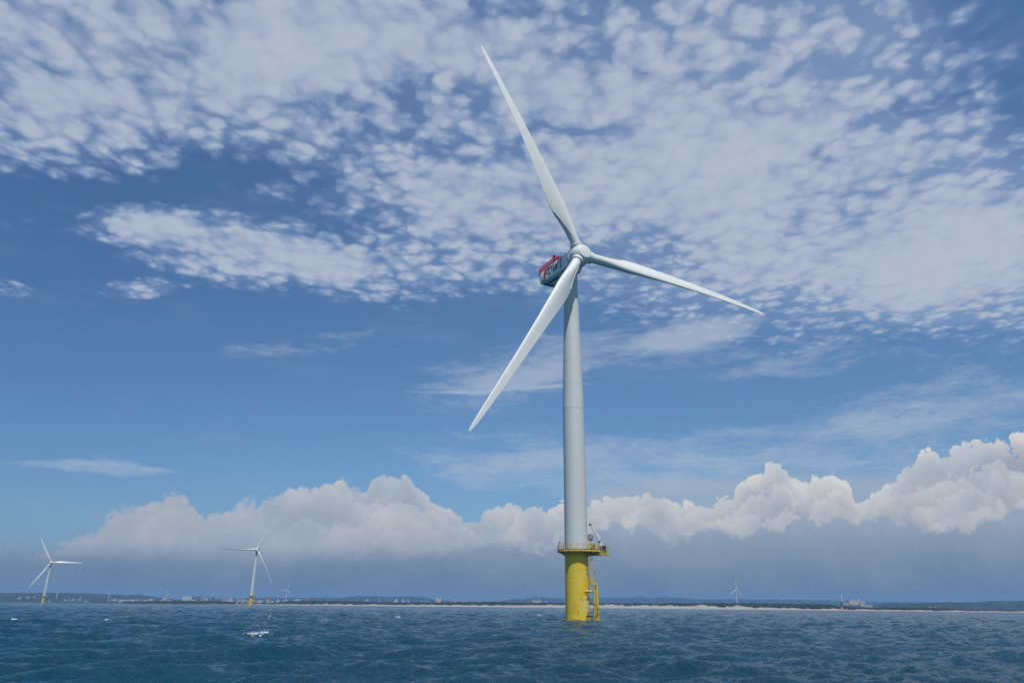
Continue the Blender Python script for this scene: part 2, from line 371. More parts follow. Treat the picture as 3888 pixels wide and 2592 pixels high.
# ------------------------------------------------------------------ mesh builder
class MB:
    def __init__(s):
        s.v, s.f, s.mi, s.sm = [], [], [], []
    def add(s, verts, faces, mi=0, smooth=False):
        o = len(s.v)
        s.v += [tuple(p) for p in verts]
        for f in faces:
            s.f.append([o + i for i in f]); s.mi.append(mi); s.sm.append(smooth)
        return s
    def box(s, c, size, rz=0.0, mi=0):
        cx, cy, cz = c; hx, hy, hz = (q / 2 for q in size)
        ca, sa = math.cos(rz), math.sin(rz)
        vs = []
        for dz in (-hz, hz):
            for dx, dy in ((-hx, -hy), (hx, -hy), (hx, hy), (-hx, hy)):
                vs.append((cx + dx * ca - dy * sa, cy + dx * sa + dy * ca, cz + dz))
        return s.add(vs, [(3, 2, 1, 0), (4, 5, 6, 7), (0, 1, 5, 4), (1, 2, 6, 5), (2, 3, 7, 6), (3, 0, 4, 7)], mi)
    def tube(s, p0, p1, r0, r1=None, n=10, mi=0, caps=True):
        r1 = r0 if r1 is None else r1
        p0, p1 = Vector(p0), Vector(p1)
        d = (p1 - p0).normalized()
        a = d.orthogonal().normalized(); b = d.cross(a)
        vs = []
        for p, r in ((p0, r0), (p1, r1)):
            for i in range(n):
                t = 2 * math.pi * i / n
                vs.append(p + (a * math.cos(t) + b * math.sin(t)) * r)
        s.add(vs, [(i, (i + 1) % n, n + (i + 1) % n, n + i) for i in range(n)], mi, n > 5)
        if caps:
            s.add(vs[:n], [tuple(reversed(range(n)))], mi)
            s.add(vs[n:], [tuple(range(n))], mi)
        return s
    def beam(s, p0, p1, w, h, mi=0, upv=(0, 0, 1)):
        p0, p1 = Vector(p0), Vector(p1)
        d = (p1 - p0).normalized(); u = Vector(upv)
        a = d.cross(u)
        if a.length < 1e-4:
            a = d.orthogonal()
        a.normalize(); b = a.cross(d)
        vs = []
        for p in (p0, p1):
            for i, j in ((-1, -1), (1, -1), (1, 1), (-1, 1)):
                vs.append(p + a * (i * w / 2) + b * (j * h / 2))
        return s.add(vs, [(3, 2, 1, 0), (4, 5, 6, 7), (0, 1, 5, 4), (1, 2, 6, 5), (2, 3, 7, 6), (3, 0, 4, 7)], mi)
    def loft(s, secs, mi=0, smooth=True, cap0=True, cap1=True):
        n = len(secs[0]); vs = [p for q in secs for p in q]; fs = []
        for k in range(len(secs) - 1):
            for i in range(n):
                j = (i + 1) % n
                fs.append((k * n + i, k * n + j, (k + 1) * n + j, (k + 1) * n + i))
        s.add(vs, fs, mi, smooth)
        if cap0: s.add(secs[0], [tuple(reversed(range(n)))], mi)
        if cap1: s.add(secs[-1], [tuple(range(n))], mi)
        return s
    def lathe(s, prof, n=48, mi=0, axis='Z', cap0=False, cap1=False):
        secs = []
        for r, z in prof:
            ring = []
            for i in range(n):
                t = 2 * math.pi * i / n
                if axis == 'Z': ring.append((r * math.cos(t), r * math.sin(t), z))
                else: ring.append((r * math.cos(t), z, -r * math.sin(t)))
            secs.append(ring)
        return s.loft(secs, mi, True, cap0, cap1)
    def prism(s, poly, f, t, mi=0):     # poly of 2-D points, f maps (u, v, depth) to 3-D
        n = len(poly)
        a = [f(u, v, 0.0) for u, v in poly]; b = [f(u, v, t) for u, v in poly]
        return s.add(a + b, [tuple(range(n)), tuple(reversed(range(n, 2 * n)))] + [(i, i + n, (i + 1) % n + n, (i + 1) % n) for i in range(n)], mi)
    def mesh(s, name, mats, sharp=38.0):
        me = bpy.data.meshes.new(name)
        me.from_pydata(s.v, [], s.f)
        for m in (mats if isinstance(mats, (list, tuple)) else [mats]):
            me.materials.append(m)
        me.polygons.foreach_set('material_index', s.mi)
        me.polygons.foreach_set('use_smooth', s.sm)
        bm = bmesh.new(); bm.from_mesh(me)
        bmesh.ops.remove_doubles(bm, verts=bm.verts, dist=0.0004)
        bmesh.ops.recalc_face_normals(bm, faces=bm.faces)
        bm.to_mesh(me); bm.free()
        me.set_sharp_from_angle(angle=R(sharp))
        me.update()
        return me

def link(name, me, parent=None, matrix=None):
    o = bpy.data.objects.new(name, me)
    COL.objects.link(o)
    if parent is not None:
        o.parent = parent
    if matrix is not None:
        o.matrix_basis = matrix
    return o
def tag(o, label=None, cat=None, group=None, kind=None):
    if label: o['label'] = label
    if cat: o['category'] = cat
    if group: o['group'] = group
    if kind: o['kind'] = kind
    return o
def grid_mesh(name, X, Y, Z, mats, attrs=None, smooth=True):
    nr, nc = X.shape
    co = np.empty((nr * nc, 3), np.float32)
    co[:, 0], co[:, 1], co[:, 2] = X.ravel(), Y.ravel(), Z.ravel()
    i = np.arange(nr * nc).reshape(nr, nc)
    q = np.stack([i[:-1, :-1], i[:-1, 1:], i[1:, 1:], i[1:, :-1]], -1).reshape(-1, 4)
    me = bpy.data.meshes.new(name)
    me.vertices.add(len(co)); me.vertices.foreach_set('co', co.ravel())
    me.loops.add(q.size); me.loops.foreach_set('vertex_index', q.ravel().astype(np.int32))
    me.polygons.add(len(q))
    me.polygons.foreach_set('loop_start', np.arange(0, q.size, 4, dtype=np.int32))
    me.update(calc_edges=True)
    me.polygons.foreach_set('use_smooth', np.full(len(q), smooth))
    for k, v in (attrs or {}).items():
        a = me.attributes.new(k, 'FLOAT', 'POINT')
        a.data.foreach_set('value', v.ravel().astype(np.float32))
    for m in mats: me.materials.append(m)
    return me
def noise1(t, seed, octaves=5, gain=0.55):
    r = np.random.default_rng(seed); out = np.zeros_like(t); a = 1.0; f = 1.0
    for _ in range(octaves):
        p = r.uniform(0, 6.28, 4); k = r.uniform(0.6, 1.4, 4) * f
        out = out + a * sum(np.sin(t * kk + pp) for kk, pp in zip(k, p)) / 3.0
        a *= gain; f *= 2.1
    return out

# ------------------------------------------------------------------ the wind turbines at sea: shared part meshes
HUB_Z, OVER, TILT = 82.56, 4.2, R(7.07)
DECK = 14.05
ME = {}

def build_monopile():
    b = MB()
    prof = [(2.53, -6.0), (2.53, 4.0), (2.536, 4.0), (2.536, 4.08), (2.525, 4.08), (2.52, 8.6), (2.528, 8.6), (2.528, 8.68), (2.515, 8.68), (2.50, 13.2), (2.62, 13.2), (2.62, 13.45), (2.5, 13.45), (2.5, 14.0)]
    b.lathe(prof, 72, cap0=True, cap1=True)
    return b.mesh('monopile', M_YEL)
def build_tower():
    b = MB()
    def rr(z): return float(np.interp(z, [14, 30, 45.3, 58, 70, 80.2], [2.48, 2.45, 2.39, 2.10, 1.77, 1.62]))
    prof = [(rr(14), 14.0)]
    for z in (16.0, 19.2, 24.0, 27.6, 31.3, 36.0, 40.6, 45.3, 51.0, 56.5, 62.0, 67.6, 73.0, 77.5):
        lip = 0.02 if z == 45.3 else 0.006
        h = 0.16 if z == 45.3 else 0.07
        prof += [(rr(z), z - h), (rr(z) + lip, z - h), (rr(z) + lip, z + h), (rr(z), z + h)]
    prof += [(1.62, 79.6), (1.78, 79.6), (1.78, 79.9)]
    b.lathe(prof, 72, cap1=True)
    return b.mesh('tower', M_TOWER, 60)

OUT = [(-4.0, 0.1), (-3.65, -1.75), (-2.8, -2.9), (-1.5, -3.55), (-0.1, -3.75), (1.15, -3.72), (2.35, -3.4), (3.95, -2.75), (4.65, -1.9), (5.25, -0.7), (5.85, 0.6), (6.75, 2.6), (7.35, 3.8), (5.4, 4.9), (3.0, 4.3), (0.6, 4.1), (-1.6, 3.7), (-3.3, 2.3)]
def flat(u, v, t): return (u, v, t)
def build_deck():
    b = MB()
    b.prism(OUT, lambda u, v, t: (u * 0.985, v * 0.985, DECK - 0.10 + t), 0.10)
    return b.mesh('deck', M_GRAT)
def build_edge_beam():
    b = MB(); n = len(OUT)
    for i in range(n):
        p, q = OUT[i], OUT[(i + 1) % n]
        b.beam((p[0], p[1], DECK - 0.13), (q[0], q[1], DECK - 0.13), 0.14, 0.30)
    return b.mesh('edge_beam', M_YST)
def build_underframe():
    b = MB()
    for i, (x, y) in enumerate(OUT):
        if i % 2 == 0 or x > 3.5:
            l = math.hypot(x, y)
            ux, uy = x / l, y / l
            b.beam((ux * 2.5, uy * 2.5, DECK - 0.48), (x * 0.93, y * 0.93, DECK - 0.38), 0.16, 0.34)
            b.beam((ux * 2.5, uy * 2.5, DECK - 1.05), (ux * (l * 0.62 + 0.6), uy * (l * 0.62 + 0.6), DECK - 0.60), 0.12, 0.14)
    # deeper girder bay under the crane corner
    b.box((4.35, 0.35, DECK - 0.62), (2.9, 2.6, 0.52), R(62))
    b.box((5.9, 2.6, DECK - 0.46), (2.2, 2.0, 0.30), R(62))
    b.lathe([(2.51, DECK - 0.9), (3.0, DECK - 0.75), (3.0, DECK - 0.30), (2.51, DECK - 0.30)], 48)
    return b.mesh('underframe', M_YST)
def perim(step=1.15):
    pts = []; n = len(OUT)
    for i in range(n):
        p, q = Vector(OUT[i]), Vector(OUT[(i + 1) % n])
        pts.append(p)
        k = int((q - p).length / 1.6)
        for j in range(1, k + 1):
            pts.append(p.lerp(q, j / (k + 1)))
    return pts
def build_railing():
    b = MB(); n = len(OUT)
    for p in perim():
        b.beam((p.x, p.y, DECK - 0.30), (p.x, p.y, DECK + 1.20), 0.085, 0.085)
        b.tube((p.x * 1.012, p.y * 1.012, DECK - 0.40), (p.x * 1.012, p.y * 1.012, DECK - 0.28), 0.07, n=8)
    for i in (2, 6, 7, 8, 10):
        x, y = OUT[i]
        b.beam((x, y, DECK - 0.2), (x, y, DECK + 1.22), 0.20, 0.12)
    for i in range(n):
        p, q = OUT[i], OUT[(i + 1) % n]
        for h, r in ((1.20, 0.034), (0.82, 0.022), (0.44, 0.022)):
            b.tube((p[0], p[1], DECK + h), (q[0], q[1], DECK + h), r, n=6, caps=False)
    return b.mesh('railing', M_YRU)
def build_toe_board():
    b = MB(); n = len(OUT)
    for i in range(n):
        p, q = OUT[i], OUT[(i + 1) % n]
        b.beam((p[0] * 0.975, p[1] * 0.975, DECK + 0.12), (q[0] * 0.975, q[1] * 0.975, DECK + 0.12), 0.02, 0.16)
    return b.mesh('toe_board', M_DARK)
def text_mesh(body, size):
    c = bpy.data.curves.new('sign_text', 'FONT')
    c.body = body; c.size = size; c.extrude = 0.004; c.align_x = 'CENTER'; c.offset = 0.022
    c.resolution_u = 6
    o = bpy.data.objects.new('sign_text', c)
    COL.objects.link(o)
    dg = bpy.context.evaluated_depsgraph_get()
    me = bpy.data.meshes.new_from_object(o.evaluated_get(dg))
    bpy.data.objects.remove(o); bpy.data.curves.remove(c)
    return me

def blade_table(r):
    c = np.interp(r, [2.9, 5.0, 7.0, 9.5, 12.0, 13.2, 16, 20, 26, 32, 40, 48, 54, 57.5, 59.3, 60], [2.32, 2.36, 2.62, 3.35, 4.1, 4.28, 4.10, 3.70, 3.12, 2.66, 2.10, 1.62, 1.25, 0.92, 0.60, 0.22])
    t = np.interp(r, [2.9, 5.0, 7.0, 9.5, 12.0, 16, 20, 26, 32, 40, 60], [1.0, 0.98, 0.84, 0.60, 0.43, 0.35, 0.30, 0.26, 0.23, 0.20, 0.17])
    w = np.interp(r, [2.9, 5, 9, 13, 16, 20, 26, 32, 40, 48, 60], [15, 15, 14, 12, 10, 8, 5.8, 4.2, 2.6, 1.4, 0.4])
    k = np.interp(r, [2.9, 5.0, 12.0, 16], [0, 0, 0.85, 1.0])       # circle -> aerofoil
    return c, t, R(w), k
def blade_bend(r): return 0.1267 * r - 0.00133 * r * r
def blade_point(r, xi, side, pa=None):
    c, t, w, k = blade_table(r)
    pa = 0.5 + (0.34 - 0.5) * k
    yc = math.sqrt(max(0, xi * (1 - xi)))
    x5 = 5 * (0.2969 * math.sqrt(xi) - 0.126 * xi - 0.3516 * xi ** 2 + 0.2843 * xi ** 3 - 0.1015 * xi ** 4)
    yt = ((1 - k) * yc + k * x5) * t * c
    cam = k * 0.03 * c * 4 * xi * (1 - xi)
    yy = side * yt + cam
    lx = (pa - xi) * c
    return Vector((lx * math.cos(w) + yy * math.sin(w), -lx * math.sin(w) + yy * math.cos(w) - blade_bend(r), r))
def build_blade():
    b = MB(); secs = []
    rs = list(np.concatenate([np.linspace(2.9, 16, 22), np.linspace(17.5, 55, 26), [56.5, 57.7, 58.6, 59.3, 59.7, 60.0]]))
    N = 20
    for r in rs:
        ring = []
        for i in range(N + 1):
            ring.append(blade_point(r, (1 - math.cos(math.pi * i / N)) / 2, 1))
        for i in range(N - 1, 0, -1):
            ring.append(blade_point(r, (1 - math.cos(math.pi * i / N)) / 2, -1))
        secs.append(ring)
    b.loft(secs)
    b.lathe([(1.10, 2.5), (1.20, 2.5), (1.20, 3.02), (1.165, 3.02)], 40)
    return b.mesh('blade', M_BLADE, 70)
def build_blade_strip():
    b = MB(); secs = []
    for r in np.linspace(5.2, 12.0, 12):
        xi = 0.80 + 0.12 * (r - 5.2) / 6.8
        p = blade_point(r, xi, -1); q = blade_point(r, xi - 0.03, -1)
        n = Vector((0, -1, 0))
        d = (q - p).normalized()
        w = 0.09
        secs.append([p - d * w - n * 0.02, p + d * w - n * 0.02, p + d * w + n * 0.20, p - d * w + n * 0.26])
    b.loft(secs, smooth=False)
    return b.mesh('trailing_strip', M_STRIP)
def build_hub():
    b = MB(); prof = []
    R0 = 2.62
    for a in np.linspace(math.asin(1.66 / R0), R(98), 20):
        prof.append((R0 * math.sin(a), -R0 * math.cos(a)))
    prof += [(2.56, 1.15), (2.56, 1.75), (2.42, 1.98), (2.0, 2.0)]
    b.lathe(prof, 64, axis='Y', cap1=True)
    b.lathe([(2.60, 1.40), (2.66, 1.42), (2.66, 1.52), (2.60, 1.54)], 64, axis='Y')
    for k in range(3):
        a = k * 2 * math.pi / 3
        d = Vector((math.sin(a), -0.11, math.cos(a))).normalized()
        e = Vector((0, 0, 0))
        b.tube(e + d * 1.2, e + d * 2.78, 1.52, 1.46, 40, caps=True)
        b.tube(e + d * 2.66, e + d * 2.86, 1.52, 1.52, 40)
        b.tube(e + d * 2.86, e + d * 3.0, 1.34, 1.30, 40)
    return b.mesh('hub', M_BLADE)
def build_nose_cap():
    b = MB()
    b.lathe([(0.0, -2.20), (0.7, -2.185), (1.3, -2.13), (1.60, -2.07), (1.68, -2.03), (1.68, -1.96)], 64, axis='Y')
    for i in range(44):
        t = 2 * math.pi * i / 44
        x, z = 1.70 * math.cos(t), 1.70 * math.sin(t)
        b.tube((x, -2.03, z), (x, -1.90, z), 0.065, n=8)
    for x, z in ((-0.35, 0.4), (0.3, -0.4), (0.5, 0.5)):
        b.tube((x, -2.23, z), (x, -2.15, z), 0.05, n=8, mi=1)
    return b.mesh('nose_cap', [M_BLADE, M_DARK])

# nacelle frame: tower axis at x=y=0, z measured from hub height, wind side -y
Y0, Y1 = -OVER + 2.3, -OVER + 14.6
def nac_top(y): return float(np.interp(y, [Y0, Y1], [1.36, 0.36]))
NAC_BOT = -2.62
def build_nacelle():
    b = MB(); secs = []
    def sec(y, ins=0.0):
        t, bo, hw, r, rb = nac_top(y) - ins, NAC_BOT + ins, 2.28 - ins, 0.22, 0.55
        ring = []
        for cx, cz, rad, a0 in ((hw - r, t - r, r, 0), (-(hw - r), t - r, r, 90), (-(hw - rb), bo + rb, rb, 180), (hw - rb, bo + rb, rb, 270)):
            for i in range(5):
                a = R(a0 + 90 * i / 4)
                ring.append((cx + rad * math.cos(a), y, cz + rad * math.sin(a)))
        return ring
    secs = [sec(Y0, 0.25), sec(Y0 + 0.10, 0.06), sec(Y0 + 0.3)] + [sec(y) for y in np.linspace(Y0 + 0.8, Y1 - 0.3, 8)] + [sec(Y1 - 0.08, 0.05), sec(Y1, 0.2)]
    b.loft(secs)
    # main-shaft housing behind the hub and the chin under it
    b.lathe([(1.9, Y0 - 0.35), (2.15, Y0 - 0.35), (2.2, Y0 + 0.4)], 40, axis='Y', cap0=True)
    b.box((0, Y0 + 0.9, -2.85), (3.4, 1.9, 0.62))
    # panel joints on the sides
    for s in (-1, 1):
        for y in (Y0 + 2.4, Y0 + 8.6):
            b.box((s * 2.281, y, (nac_top(y) + NAC_BOT) / 2 + 0.25), (0.02, 0.05, nac_top(y) - NAC_BOT - 1.0))
    return b.mesh('nacelle', M_NAC)
def build_belly_hatch():
    b = MB()
    b.box((-0.2, Y1 - 1.15, NAC_BOT - 0.03), (2.9, 0.75, 0.08))
    b.box((-0.75, Y1 - 3.9, NAC_BOT - 0.03), (0.55, 4.6, 0.08))
    b.box((1.25, Y1 - 3.9, NAC_BOT - 0.03), (0.45, 4.6, 0.08))
    return b.mesh('belly_hatch', M_DARK)
def build_yaw_ring():
    b = MB()
    b.lathe([(1.80, -2.9), (2.05, -2.85), (2.05, -2.60), (1.8, -2.58)], 48, cap0=True)
    return b.mesh('yaw_ring', M_GREY)
def build_hoist_rail():
    b = MB()
    ya, yb, xw = Y1 - 6.3, Y1 + 0.45, 2.22
    def base(y): return nac_top(min(y, Y1)) + 0.02
    top = lambda y: base(y) + 1.45
    for s in (-1, 1):
        b.beam((s * xw, ya, base(ya) + 0.14), (s * xw, yb, base(yb) + 0.14), 0.07, 0.26)
        for h in (0.62, 1.02, 1.45):
            b.beam((s * xw, ya, base(ya) + h), (s * xw, yb, base(yb) + h), 0.07, 0.07)
        for y in np.linspace(ya, yb, 11):
            b.beam((s * xw, y, base(y)), (s * xw, y, top(y)), 0.08, 0.08)
    for h in (0.14, 0.62, 1.02, 1.45):
        b.beam((-xw, yb, base(yb) + h), (xw, yb, base(yb) + h), 0.07, 0.26 if h < 0.2 else 0.07)
    for x in np.linspace(-xw, xw, 5):
        b.beam((x, yb, base(yb)), (x, yb, top(yb)), 0.08, 0.08)
    # solid red uprights and wind roof at the front end of the hoist area
    b.box((-xw + 0.05, ya - 0.35, base(ya) + 0.85), (0.10, 0.75, 1.75))
    b.box((xw - 0.05, ya - 0.35, base(ya) + 0.85), (0.10, 0.75, 1.75))
    b.box((-0.2, ya - 0.1, base(ya) + 1.86), (4.6, 1.1, 0.10))
    b.box((-xw + 0.05, ya - 1.7, base(ya - 1) + 0.45), (0.08, 1.7, 0.75))
    return b.mesh('hoist_railing', M_RED)
def build_hoist_mesh():
    b = MB()
    ya, yb, xw = Y1 - 6.3, Y1 + 0.45, 2.20
    def base(y): return nac_top(min(y, Y1)) + 0.02
    for s in (-1, 1):
        for y in np.arange(ya, yb, 0.16):
            b.beam((s * xw, y, base(y) + 0.25), (s * xw, y, base(y) + 1.42), 0.015, 0.055, upv=(1, 0, 0))
        for h in np.arange(0.35, 1.4, 0.17):
            b.beam((s * xw, ya, base(ya) + h), (s * xw, yb, base(yb) + h), 0.015, 0.05)
    for x in np.arange(-xw, xw, 0.16):
        b.beam((x, yb, base(yb) + 0.25), (x, yb, base(yb) + 1.42), 0.05, 0.015)
    return b.mesh('mesh_panel', M_REDN)
def build_hoist_floor():
    b = MB()
    b.box((0, Y1 - 0.5, nac_top(Y1) - 0.10), (4.5, 2.0, 0.14))
    b.box((-1.3, Y1 + 0.35, nac_top(Y1) - 0.28), (1.5, 0.5, 0.22), mi=1)
    return b.mesh('hoist_floor', [M_RED, M_DARK])
def build_vane():
    b = MB(); h = 1.5
    b.tube((0, 0, -0.08), (0, 0, h), 0.035, n=6)
    b.tube((-0.3, 0, h - 0.15), (0.3, 0, h - 0.15), 0.025, n=6)
    b.tube((0.3, 0, h - 0.2), (0.3, 0, h + 0.12), 0.07, n=8)
    return b.mesh('wind_vane', M_DARK)
def build_lettering():
    # p runs from the rear (0) to the front along the port side in metres, q up from the belly
    b = MB()
    X = -2.285
    def f(p, q, t):
        y = Y1 - p
        lo, hi = NAC_BOT + 0.40, nac_top(y)
        return (X - 0.012 - t * 0.02, y, lo + q * (hi - lo))
    def sub(poly):                      # subdivide so that long edges follow the sloping roof line
        out = []
        for i in range(len(poly)):
            (a, c), (e, g) = poly[i], poly[(i + 1) % len(poly)]
            for k in range(4):
                out.append((a + (e - a) * k / 4, c + (g - c) * k / 4))
        return out
    def quadstrip(outer, inner, mi):
        n = len(outer)
        for i in range(n):
            j = (i + 1) % n
            b.prism([outer[i], outer[j], inner[j], inner[i]], f, 1.0, mi)
    def slant(p, q, k): return (p + k * q, q)
    # F (red, with a longer foot)
    k = 0.75
    q0, q1 = 0.15, 0.93
    for poly in ([(1.60, q0), (2.42, q0), (2.42, q1), (1.60, q1)], [(2.42, 0.74), (3.75, 0.74), (3.95, q1), (2.42, q1)], [(2.42, 0.42), (3.15, 0.42), (3.3, 0.60), (2.42, 0.60)]):
        b.prism([slant(*p, k) for p in poly], f, 1.0, 0)
    # O
    n = 28; co, ci = [], []
    for i in range(n):
        t = 2 * math.pi * i / n
        co.append(slant(4.35 + 0.95 * math.cos(t), 0.55 + 0.37 * math.sin(t), 0.85))
        ci.append(slant(4.35 + 0.45 * math.cos(t), 0.55 + 0.23 * math.sin(t), 0.85))
    quadstrip(co, ci, 1)
    # W
    k = 0.55; pts = [(5.75, 0.92), (6.20, 0.20), (6.95, 0.80), (7.35, 0.20), (8.25, 0.92)]
    for wi, ((p0, a0), (p1, a1)) in enumerate(zip(pts[:-1], pts[1:])):
        h = 0.27
        b.prism([slant(p0 - h, a0, k), slant(p0 + h, a0, k), slant(p1 + h, a1, k), slant(p1 - h, a1, k)], f, 1.0 + 0.3 * wi, 1)
    # I with serifs
    k = 0.45; o = 9.1
    for poly in ([(o, 0.22), (o + 0.42, 0.22), (o + 0.42, 0.88), (o, 0.88)], [(o - 0.28, 0.14), (o + 0.70, 0.14), (o + 0.70, 0.22), (o - 0.28, 0.22)], [(o - 0.28, 0.88), (o + 0.70, 0.88), (o + 0.70, 0.95), (o - 0.28, 0.95)]):
        b.prism([slant(*p, k) for p in poly], f, 1.0, 1)
    # three crescent waves under the F
    for rad, w, a0, a1, cq in ((1.05, 0.26, 185, 335, 0.26), (0.72, 0.20, 190, 340, 0.25), (1.36, 0.16, 190, 262, 0.27)):
        oc, ic = [], []
        for i in range(13):
            s = i / 12
            a = R(a0 + (a1 - a0) * s)
            ww = w * math.sin(math.pi * min(max(s, 0.03), 0.97))
            for lst, rr in ((oc, rad + ww / 2), (ic, rad - ww / 2)):
                lst.append((1.95 + rr * math.cos(a), cq + rr * 0.30 * math.sin(a)))
        for i in range(12):
            b.prism([oc[i], oc[i + 1], ic[i + 1], ic[i]], f, 1.0, 1)
    return b.mesh('lettering', [M_LRED, M_LGRN])

# ---- access gear on the boat side
def build_ladder():
    b = MB()
    x, y = 2.95, -2.05
    for s in (-0.16, 0.16):
        b.beam((x + s, y, 6.9), (x + s, y, DECK + 0.9), 0.07, 0.07)
    z = 7.2
    while z < DECK + 0.6:
        b.tube((x - 0.16, y, z), (x + 0.16, y, z), 0.022, n=6)
        z += 0.30
    return b.mesh('ladder', M_YRU)
def build_ladder_bracket():
    b = MB()
    b.tube((1.75, -1.75, 10.45), (2.85, -2.05, 10.45), 0.10, n=10)
    b.tube((1.7, -1.7, 9.3), (2.65, -2.0, 10.38), 0.06, n=8)
    return b.mesh('ladder_bracket', M_YST)
def build_ladder_clamp():
    b = MB()
    b.box((2.95, -2.05, 12.95), (0.95, 0.16, 0.10))
    b.tube((2.2, -1.3, 12.95), (2.9, -2.05, 12.95), 0.08, n=8)
    return b.mesh('ladder_clamp', M_YST)
def build_rest_platform():
    b = MB()
    x0, x1, y0, y1, z0, z1 = 2.62, 3.72, -2.75, -1.55, 7.05, 8.42
    b.box(((x0 + x1) / 2, (y0 + y1) / 2, z0 + 0.03), (x1 - x0, y1 - y0, 0.12))
    for (xa, ya), (xb, yb) in (((x0, y0), (x1, y0)), ((x1, y0), (x1, y1)), ((x1, y1), (x0, y1)), ((x0, y1), (x0, y0))):
        b.beam((xa, ya, z0 + 0.16), (xb, yb, z0 + 0.16), 0.04, 0.20)
        for h in (0.52, 0.92, 1.37):
            b.beam((xa, ya, z0 + h), (xb, yb, z0 + h), 0.06, 0.06 if h < 1.2 else 0.09)
    for x in (x0, x1):
        for y in (y0, y1):
            b.beam((x, y, z0), (x, y, z1), 0.085, 0.085)
    for x in np.linspace(x0, x1, 4)[1:-1]:
        b.beam((x, y0, z0), (x, y0, z1), 0.05, 0.05)
    return b.mesh('rest_platform', M_YST)
def build_landing():
    b = MB()
    # two fender tubes with a ladder between them
    b.tube((3.25, -2.55, -6), (3.25, -2.55, 6.95), 0.20, n=16)
    b.tube((3.95, -2.05, -6), (3.95, -2.05, 7.05), 0.27, n=18)
    b.tube((3.95, -2.05, 7.05), (3.75, -1.95, 7.22), 0.27, 0.20, n=18)
    b.beam((3.62, -2.35, -3), (3.62, -2.35, 6.95), 0.16, 0.12)
    for s in (-0.12, 0.14):
        b.beam((3.55 + s, -2.15, -3), (3.55 + s, -2.15, 6.95), 0.06, 0.06)
    for z in np.arange(-1, 6.9, 0.3):
        b.tube((3.43, -2.15, z), (3.69, -2.15, z), 0.022, n=6)
    return b.mesh('boat_landing', M_FEN)
def build_landing_strut():
    b = MB()
    b.tube((1.45, -2.1, 5.85), (3.75, -2.2, 5.85), 0.175, n=16)
    b.tube((1.60, -1.9, 4.2), (2.45, -2.12, 5.75), 0.07, n=8)
    b.tube((1.9, -1.5, 5.85), (3.9, -1.85, 5.85), 0.14, n=12)
    return b.mesh('landing_strut', M_YST)
def build_lower_brace():
    b = MB()
    b.tube((1.6, -1.95, -0.6), (2.45, -2.1, 0.85), 0.07, n=8)
    return b.mesh('lower_brace', M_YST)
def build_low_strut():
    b = MB()
    b.tube((1.60, -2.0, 0.98), (3.45, -2.3, 0.98), 0.125, n=14)
    b.tube((1.9, -1.5, 0.98), (3.9, -1.9, 0.98), 0.11, n=12)
    for i in range(26):
        x = 1.75 + i * 0.066
        b.tube((x, -2.02 - (x - 1.6) * 0.16, 0.86), (x + 0.05, -2.05 - (x - 1.6) * 0.16, 1.1 + 0.03 * math.sin(i * 2.3)), 0.07 + 0.02 * math.sin(i * 1.7), n=6)
    return b.mesh('low_strut', M_BARN)
def build_lamp_post():
    b = MB()
    b.tube((3.28, -1.75, 7.0), (3.28, -1.75, 9.75), 0.07, n=8)
    b.tube((3.28, -1.75, 9.62), (3.55, -1.75, 9.62), 0.03, n=6, mi=1)
    b.lathe([(0.02, 0.13), (0.10, 0.10), (0.13, 0.0), (0.11, -0.10), (0.02, -0.14)], 14, mi=1)
    k = len(b.v) - 5 * 14
    for i in range(k, len(b.v)):
        x, y, z = b.v[i]; b.v[i] = (x + 3.62, y - 1.75, z + 9.40)
    return b.mesh('lamp_post', [M_YST, M_DARK])
def build_crane_base():
    b = MB()
    cx, cy = 5.45, 0.9
    b.tube((cx, cy, DECK), (cx, cy, DECK + 0.95), 0.30, 0.26, n=20)
    b.box((cx + 0.05, cy, DECK + 1.15), (0.75, 0.55, 0.45))
    return b.mesh('crane_base', M_CRANE)
def build_crane_boom():
    b = MB()
    p0, p1, p2, p3 = Vector((5.62, 0.9, DECK + 1.15)), Vector((5.35, 0.9, DECK + 2.35)), Vector((4.55, 0.9, DECK + 3.55)), Vector((3.38, 0.9, DECK + 5.55))
    def sec(p, w, h, d):
        d = d.normalized(); a = Vector((0, 1, 0)); n = d.cross(a)
        return [p + a * (w / 2) + n * (h / 2), p - a * (w / 2) + n * (h / 2), p - a * (w / 2) - n * (h / 2), p + a * (w / 2) - n * (h / 2)]
    b.loft([sec(p0, 0.42, 0.55, p1 - p0), sec(p1, 0.40, 0.72, p2 - p0), sec(p2, 0.30, 0.46, p3 - p2), sec(p3, 0.22, 0.24, p3 - p2)], smooth=False)
    b.tube((5.15, 0.66, DECK + 1.95), (5.15, 1.14, DECK + 1.95), 0.17, n=12, mi=1)
    b.tube((5.42, 0.68, DECK + 2.62), (5.55, 0.68, DECK + 2.15), 0.07, n=8, mi=1)
    return b.mesh('boom', [M_CRANE, M_DARK])
def build_crane_head():
    b = MB()
    b.box((3.28, 0.9, DECK + 5.62), (0.42, 0.30, 0.24))
    b.tube((3.08, 0.9, DECK + 5.20), (3.06, 0.9, DECK + 5.98), 0.07, n=8)
    b.tube((3.14, 0.75, DECK + 5.6), (3.14, 1.05, DECK + 5.6), 0.16, n=12)
    b.tube((3.24, 0.9, DECK + 5.45), (4.72, 0.9, DECK + 2.42), 0.022, n=6)
    b.tube((4.72, 0.9, DECK + 2.42), (5.25, 0.9, DECK + 1.9), 0.018, n=6)
    b.tube((3.34, 0.9, DECK + 5.45), (4.95, 0.9, DECK + 2.4), 0.035, n=6)
    b.tube((4.85, 0.9, DECK + 1.86), (4.85, 0.9, DECK + 2.12), 0.14, 0.10, n=10)
    return b.mesh('sheave_head', M_DARK)
